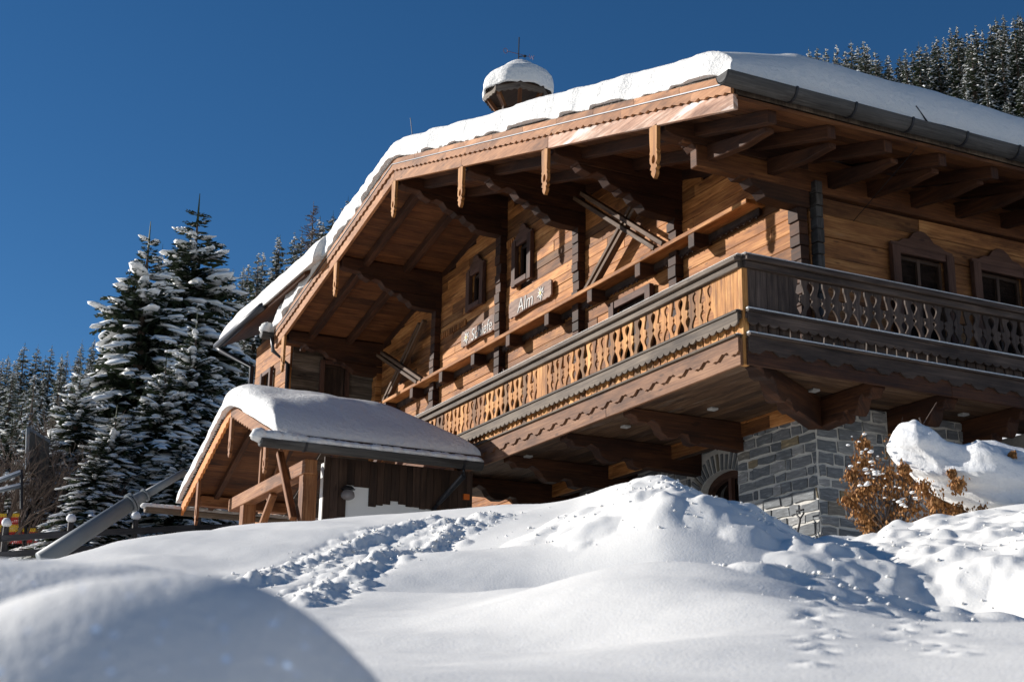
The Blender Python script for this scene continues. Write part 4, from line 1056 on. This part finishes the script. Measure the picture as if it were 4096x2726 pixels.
near_spruce(225, 1020, 44, -.5, 0, 'low spruce behind the middle of the grey pipe', 1.7, 13)
near_spruce(330, 900, 52, 0, 1, 'mid height spruce below the snow pillow spruce', 1.5, 14)
near_spruce(150, 940, 54, 0, 3, 'pointed spruce behind the thin leafless tree', 1.7, 15)
near_spruce(30, 960, 60, 0, 2, 'spruce at the left edge above the snowy handrail', 1.6, 16)
near_spruce(60, 1080, 50, 0, 0, 'lowest spruce, next to the red and yellow net', 1.6, 11)
near_spruce(420, 1010, 47, -.5, 2, 'low spruce left of the porch ridge with snow covered arms', 1.5, 12)
# forest
FARM = []
for sd in range(5):
    nd, sn, tr = spruce_mesh('f', 14, [2.3, 2.0, 2.6, 2.2, 1.7][sd], 300+sd, False)
    m = MB()
    for src, mi in ((nd, 0), (sn, 1), (tr, 2)):
        off = len(m.v); m.v += src.v; m.f += [[i+off for i in f] for f in src.f]; m.uv += src.uv; m.m += [mi]*len(src.f)
    FARM.append(mesh_of(m, 'spruce_tree', [NEED, SNOWT, BARK]))
def bare_tree(H, seed, mb=None, conical=False):
    r = random.Random(seed); mb = mb or MB()
    if conical:
        mb.tube([(0, 0, -.3), (0, 0, H)], [H*.012, .01], 5)
        for k in range(150):
            f = r.uniform(.15, .98); a = r.uniform(0, 6.28); L = H*.19*(1-f)**.7*r.uniform(.6, 1.1)+.1; p = V(0, 0, f*H); q = p+V(math.cos(a)*L, math.sin(a)*L, L*r.uniform(-.1, .35))
            mb.tube([p, (p+q)/2+V(0, 0, -.05*L), q], [.035, .025, .01], 3, False)
            for j in range(6):
                t = r.uniform(.3, 1); s = p+(q-p)*t; mb.tube([s, s+V(r.uniform(-1, 1), r.uniform(-1, 1), r.uniform(-.6, .5))*L*.25], [.018, .008], 3, False)
        return mb
    def rec(p, d, L, rad, lv):
        q = p+d*L; mb.tube([p, (p+q)/2+V(r.uniform(-1, 1), r.uniform(-1, 1), 0)*L*.05, q], [rad, rad*.85, rad*.7], 4 if lv < 3 else 3, False)
        if lv >= 5: return
        for k in range(3 if lv else 5):
            dd = (d+V(r.uniform(-1, 1), r.uniform(-1, 1), r.uniform(-.2, .8))*.65).normalized(); rec(p+(q-p)*r.uniform(.45, 1), dd, L*r.uniform(.6, .82), rad*.58, lv+1)
    rec(V(0, 0, -.3), V(0, 0, 1), H*.3, H*.014, 0); return mb
bares = [mesh_of(bare_tree(10, k), 'bare_tree', [TWIG]) for k in range(2)]; larch = mesh_of(bare_tree(14, 9, conical=True), 'larch_tree', [TWIG])
def lone(me, name, label, xv, yv, r, zb_, H0, cat='tree', w=1, group=None):
    p = at_r(xv, yv, r); sc = (p[2]-zb_)/H0
    o = bpy.data.objects.new(name, me); C.objects.link(o); o.location = (p[0], p[1], zb_); o.scale = (sc*w, sc*w, sc); tag(o, label, cat, group)
lone(bares[0], 'bare_tree', 'leafless broad tree with fine twigs at the left shoulder of the spruce group', 215, 735, 60, 1, 9, w=.9)
lone(bares[1], 'bare_tree', 'leafless tree with bluish twigs against the sky, left of the snow pillow spruce', 150, 800, 62, 1, 9, w=.9)
lone(bares[0], 'bare_tree', 'thin leafless tree standing in front of the low spruces above the pipe', 85, 1000, 46, 0, 9, w=.8)
lone(bares[1], 'bare_tree', 'leafless tree showing between the spruces and the timber wing', 560, 870, 64, 1, 9, w=.9)
for k, (x_, y_) in enumerate(((40, 930), (110, 905), (165, 960), (20, 1010), (235, 880), (280, 1040), (140, 1060))): lone(bares[k % 2], 'bare_tree', 'tangled leafless sapling among the snowy low spruces at the left', x_, y_, 46+k, 0, 9, w=1.3, group='leafless saplings among the low spruces')
def gz(x, y): return float(base_ground(np.array([x]), np.array([y]))[0])
lone(larch, 'larch_tree', 'tall bare brown larch rising out of the forest skyline left of the roof', 722, 462, 150, gz(*at_r(722, 462, 150)[:2]), 14)
rf = random.Random(11)
def forest(skyline, n, rlo, rhi, label, group):
    xs = [a for a, b in skyline]; ys = [b for a, b in skyline]
    # skyline trees first
    for k in range(n):
        if k < n*.3:
            xv = xs[0]+(xs[-1]-xs[0])*(k+rf.random())/(n*.3); r = rf.uniform(rhi-25, rhi); yv = float(np.interp(xv, xs, ys))+rf.uniform(-4, 26)
            p = at_r(xv, yv, r); z = gz(p[0], p[1]); H = p[2]-z
            if H < 5: H = 9
            if H > 21: z += H-21; H = 21
        else:
            xv = rf.uniform(xs[0]-40, xs[-1]+30); r = math.sqrt(rf.uniform(rlo**2, (rhi-12)**2)); a = math.radians(azel(xv, 600)[0]); p = np.array([CP[0]-math.cos(a)*r, CP[1]+math.sin(a)*r, 0]); z = gz(p[0], p[1])
            d = math.hypot(p[0]-CP[0], p[1]-CP[1]); H = rf.uniform(9, 14)
            aa, _ = azel(xv, 600); top = math.tan(math.radians(azel(xv, float(np.interp(xv, xs, ys))+25)[1]))*d+CP[2]
            if z+H > top: H = max(5, top-z)
        o = bpy.data.objects.new('spruce_tree', FARM[rf.randrange(5)]); C.objects.link(o); o.location = (p[0], p[1], z-.3); s = H/14.4; w = s*rf.uniform(1.0, 1.5); o.scale = (w, w, s); o.rotation_euler = (0, 0, rf.uniform(0, 6.28))
        tag(o, label, 'tree', group)
forest([(-20, 822), (60, 772), (130, 785), (180, 775), (260, 740), (400, 700), (500, 625), (560, 585), (630, 522), (680, 510), (740, 480), (790, 452), (860, 400)], 150, 95, 200, 'snow dusted spruce in the forest on the slope left of the chalet', 'forest spruces left of the chalet')
forest([(1845, 100), (1890, 92), (1960, 78), (2010, 90), (2060, 100), (2090, 105), (2140, 68), (2190, 50), (2240, 40), (2300, 30), (2360, 8), (2420, 0)], 146, 110, 200, 'snow dusted spruce in the forest above the right side of the roof', 'forest spruces above the roof')
for k in range(9):
    xv, yv = rf.uniform(2150, 2400), rf.uniform(110, 200); p = at_r(xv, yv, rf.uniform(120, 160)); z = gz(p[0], p[1]); o = bpy.data.objects.new('bare_tree', bares[k % 2]); C.objects.link(o); o.location = (p[0], p[1], z); h = max(.8, (p[2]-z)/9); h = min(h, 1.2); o.scale = (h, h, h); tag(o, 'leafless brown tree among the spruces above the right side of the roof', 'tree', 'bare trees above the roof')
# ================================================================== bush, shovel
bp_ = at_r(2050, 1245, 15.6)
bush = thing('shrub', 'brown leaved shrub bent under thick lumps of snow beside the stone wall', 'shrub', tuple(bp_))
r = random.Random(3); mb = MB()
for k in range(12500):
    cxv, cyv, R_, *rr_ = r.choice([(2203, 1112, .085, 14.95), (2190, 1085, .05, 15.0), (2125, 1118, .09, 14.98), (2080, 1075, .07, 15.05), (2150, 1150, .1, 14.95), (2205, 1172, .1, 14.95), (2260, 1180, .09, 14.95), (2320, 1186, .08, 14.95), (2108, 1000, .03, 15.1), (2330, 1040, .03, 15.1), (2040, 1090, .26), (2060, 1140, .28), (2100, 1170, .25), (2000, 1120, .22), (1985, 1060, .14), (2090, 1100, .24), (2050, 1210, .2), (2150, 1190, .2), (1985, 1180, .15), (1985, 1020, .09), (1975, 1130, .17), (2190, 1200, .16), (2200, 1165, .16), (2170, 1150, .16), (2290, 1165, .13), (2220, 1130, .13), (2340, 1165, .12), (2060, 1020, .1), (1960, 1090, .08), (1955, 1150, .08), (2000, 1205, .1), (2110, 1215, .12)])
    c_ = at_r(cxv, cyv, rr_[0] if rr_ else 15.6); d = V(r.gauss(0, 1), r.gauss(0, 1), r.gauss(0, 1)).normalized()*R_*min(1.5, abs(r.gauss(.5, .4)))
    p = V(*c_)+V(d.x, d.y, d.z); a = V(r.uniform(-.4, .4), r.uniform(-.4, .4), -1).normalized(); l = r.uniform(.028, .05); w = l*.3; e = a.cross(V(r.uniform(-1, 1), r.uniform(-1, 1), .1)).normalized()*w
    mb.poly([p, p+a*l*.5+e, p+a*l, p+a*l*.5-e], [(0, 0)]*4)
mb.build('leaves', LEAF, bush).matrix_parent_inverse = base_of(bush).inverted()
mb = MB()
for k in range(90):
    c_ = at_r(*r.choice([(1960, 1090), (1950, 1140), (1985, 1020), (1960, 1190), (2050, 1010), (2100, 1050), (2120, 1110), (2000, 1170), (2080, 985)]), 15.6)
    q = V(*c_)+V(r.gauss(0, .06), r.gauss(0, .06), r.gauss(0, .06)); p = V(*bp_)+V(r.gauss(0, .05), r.gauss(0, .05), 0); m = p+(q-p)*.5+V(r.gauss(0, .04), 0, r.gauss(0, .04)); mb.tube([p, m, q], [.008, .005, .002], 4, False)
for a, b in (((2080, 1060), (2155, 925)), ((2090, 1060), (2060, 985)), ((2115, 960), (2125, 1000))):
    p, q = V(*at_r(*a, 15.3)), V(*at_r(*b, 15.3)); mb.tube([p, p+(q-p)*.5+V(0, 0, .03), q], [.009, .006, .003], 5, False)
mb.build('twigs', TWIG, bush).matrix_parent_inverse = base_of(bush).inverted()
SNOWB = snowmat('shrub snow', .02, 12, c=(.77, .765, .755))
TP = [(2040, 1022, 1036), (2052, 1008, 1052), (2075, 985, 1082), (2110, 972, 1108), (2150, 996, 1142), (2190, 1026, 1162), (2222, 1030, 1174), (2255, 1014, 1184), (2295, 1022, 1190), (2335, 1044, 1194), (2385, 1058, 1198), (2450, 1090, 1204), (2500, 1130, 1190), (2515, 1150, 1160)]
xs_ = np.linspace(2040, 2515, 110); tp_ = np.interp(xs_, [a for a, b, c in TP], [b for a, b, c in TP]); bt_ = np.interp(xs_, [a for a, b, c in TP], [c for a, b, c in TP])
kk_ = np.hanning(7)/np.hanning(7).sum(); tp_ = np.convolve(np.pad(tp_, 3, 'edge'), kk_, 'valid'); bt_ = np.convolve(np.pad(bt_, 3, 'edge'), kk_, 'valid')
P = np.zeros((110, 73, 3))
for i in range(110):
    c_ = at_r(xs_[i], (tp_[i]+bt_[i])/2, 15.3); hh = (bt_[i]-tp_[i])/2*1.7385/FPX*15.6; dd = hh*.75+.05; rd = np.array([c_[0]-CP[0], c_[1]-CP[1], 0]); rd /= np.linalg.norm(rd)
    for k in range(73):
        t = 2*math.pi*k/72; ct, st = math.cos(t), math.sin(t); P[i, k] = c_+rd*dd*ct*(1 if st > 0 else .8)+np.array([0, 0, hh*math.copysign(abs(st)**.85, st)])
    P[i, :, 2] += 0
u_ = P[:, :, 0]*.5-P[:, :, 1]; w_ = P[:, :, 2]*1.0
nz = .10*fbm(u_*2.2+3, w_*2.6+P[:, :, 0]*.8, 91, 2)+.085*fbm(u_*5, w_*6+P[:, :, 0]*2, 95, 4)+.012*fbm(u_*22, w_*22, 99, 2)
cen = P.mean(axis=1, keepdims=True); vec = P-cen; vec /= np.linalg.norm(vec, axis=2, keepdims=True)+1e-6; nz[:, 72] = nz[:, 0]
P = P+vec*nz[:, :, None]
o = grid_obj('snow', P, SNOWB, bush)
mb = MB(); r = random.Random(8)
for k in range(46):
    x, y = r.choice([(1968, 1025), (1990, 1105), (2015, 1050), (2020, 1090), (2045, 1150), (1975, 1060), (2090, 1150), (2060, 1110), (2110, 1140)])
    c_ = at_r(x+r.gauss(0, 14), y+r.gauss(0, 14), 15.25+r.uniform(-.1, .1)); q = r.uniform(.008, .03); mb.blob(c_, q*1.5, q, q*.7, 7, 5, .2, 0, r)
o = mb.build('snow_flecks', SNOWB, bush, smooth=True); o.matrix_parent_inverse = base_of(bush).inverted(); o['kind'] = 'stuff'
sh = thing('shovel', 'black D handled snow shovel leaning against the slate wall', 'shovel', (-1.6, 2.0, -2.2))
mb = MB(); mb.tube([(-1.68, 1.85, -2.3), (-1.62, 2.03, -1.6)], .014, 8); mb.build('shaft', IRON, sh).matrix_parent_inverse = base_of(sh).inverted()
mb = MB(); q = V(-1.62, 2.03, -1.6); mb.tube([q, q+V(0, .0, .03), q+V(-.07, .0, .1), q+V(-.07, 0, .15), q+V(.09, 0, .15), q+V(.09, 0, .1), q+V(0, 0, .03)], .013, 8); mb.build('grip', IRON, sh, smooth=True).matrix_parent_inverse = base_of(sh).inverted()
# ================================================================== things at the far left
def vb(x, y, r): return V(*at_r(x, y, r))
fen = thing('fence', 'dark wooden two rail fence with snow caps on its posts at the left', 'fence', tuple(vb(170, 1290, 42)))
def ch(mb, name, mat, t, **k): return mb.build(name, mat, t, **k)
pts = [(-130, 1185), (14, 1176), (163, 1166), (312, 1160), (457, 1152), (600, 1150)]
tops = [vb(x, y+36, 42) for x, y in pts]
for p in tops:
    mb = MB(); mb.box(p.x-.07, p.x+.07, p.y-.07, p.y+.07, p.z-1.6, p.z, 'z'); ch(mb, 'post', W_GUT, fen)
    mb = MB(); mb.blob((p.x, p.y, p.z+.1), .14, .14, .16, 10, 6, .06); ch(mb, 'snow_cap', SNOWT, fen, smooth=True)
for dz in (-.33, -.78):
    mb = MB()
    for a, b in zip(tops[:-1], tops[1:]): mb.beam(a+V(.08, -.1, dz), b+V(.08, -.1, dz), .06, .17)
    ch(mb, 'rail', W_GUT, fen)
pipe = thing('pipe', 'long tapered grey steel pipe with a bolted flange rising behind the snow to the porch', 'pipe', tuple(vb(140, 1275, 30)))
A_, B_, C_, D_ = vb(95, 1290, 29.5), vb(300, 1157, 30), vb(334, 1138, 30.1), vb(425, 1085, 30.5)
mb = MB(); mb.tube([A_, B_], [.19, .155], 20); ch(mb, 'lower_tube', STEEL, pipe, smooth=True)
mb = MB(); mb.tube([B_, C_], [.15, .10], 20); ch(mb, 'cone', STEEL, pipe, smooth=True)
mb = MB(); mb.tube([C_, D_], [.09, .075], 20); ch(mb, 'upper_tube', STEEL, pipe, smooth=True)
d = (C_-B_).normalized()
for p, rr in ((B_, .2), (B_+d*.06, .2), (C_, .14)):
    mb = MB(); mb.tube([p-d*.018, p+d*.018], rr, 20); ch(mb, 'flange', STEEL, pipe)
net = thing('safety_net', 'red and yellow safety netting between thin poles at the left edge', 'net', tuple(vb(20, 1250, 46)))
for k in range(8):
    mb = MB(); y0 = 1182+k*8.5
    for j in range(3):
        yy = y0+j*2.8; mb.tube([vb(-60, yy, 46), vb(45 if k < 4 else 85, yy-1, 46)], .012, 4)
    x = -60
    while x < (45 if k < 4 else 85): mb.tube([vb(x, y0, 46), vb(x+2, y0+8.5, 46)], .012, 4); x += 4.5
    ch(mb, 'net_band', YNET if k in (0, 3, 4) else RED, net)
for x in (62, 20):
    mb = MB(); mb.tube([vb(x, 1172, 46), vb(x-6, 1275, 46)], .05, 6); ch(mb, 'pole', IRON, net)
pn = thing('panel', 'grey glazed panel in a steel frame half hidden by the low spruces', 'panel', tuple(vb(80, 1110, 44)))
a, b, c_, d_ = vb(64, 985, 46), vb(112, 1015, 47.2), vb(112, 1085, 47.2), vb(62, 1080, 46)
th = V(.03, .03, 0)
mb = MB(); mb.prism([(0, 0), (0, 1), (1, 1), (1, 0)], d_, b-a, a-d_, V(-.3, .6, 0).normalized()*.03); ch(mb, 'glazing', PANEL, pn)
for p, q in ((a, b), (a, d_)):
    mb = MB(); mb.beam(p, q, .1, .1, up=(1, 0, 0)); ch(mb, 'frame', STEEL, pn)
hr = thing('handrail', 'grey round handrail covered with snow at the left edge', 'railing', tuple(vb(20, 1150, 45)))
for ya, yb in ((1108, 1087), (1126, 1117)):
    mb = MB(); mb.tube([vb(-40, ya+12, 45), vb(48, yb, 45)], .06, 8); t_ = ch(mb, 'bar', STEEL, hr, smooth=True)
    mb = MB(); mb.tube([vb(-40, ya+9, 45), vb(47, yb-3, 45)], .055, 8); ch(mb, 'bar_snow', SNOWT, hr, smooth=True)
mb = MB(); mb.tube([vb(49, 1080, 45), vb(49, 1170, 45)], .05, 6); ch(mb, 'upright', IRON, hr)
for o in bpy.data.objects:
    if o.parent in (fen, pipe, net, pn, hr): o.matrix_parent_inverse = base_of(o.parent).inverted()

# loose crumbs of snow around the tracks and the heap
r = random.Random(21); mb = MB(); cs = []
for L, w, h in RUTS+LUMPS:
    for k in range(int(len(L)*4)):
        p = L[r.randrange(len(L))]; cs.append((p[0]+r.gauss(0, w*1.1), p[1]+r.gauss(0, w*1.1), r.uniform(.003, .007)/max(.4, r.random())))
for L in PRINTS:
    for k in range(25): p = L[r.randrange(len(L))]; cs.append((p[0]+r.gauss(0, .12), p[1]+r.gauss(0, .12), r.uniform(.002, .006)))
xs_ = np.array([c[0] for c in cs]); ys_ = np.array([c[1] for c in cs]); zs_ = ground(xs_.copy(), ys_.copy())
for (x, y, q), z in zip(cs, zs_): mb.blob((x, y, z+q*.3), q, q*r.uniform(.7, 1.2), q*.8, 6, 4, .2, 0, r)
tag(mb.build('snow_crumbs', SNOWG, smooth=True), 'loose crumbs of snow scattered along the trodden tracks', 'snow', kind='stuff')
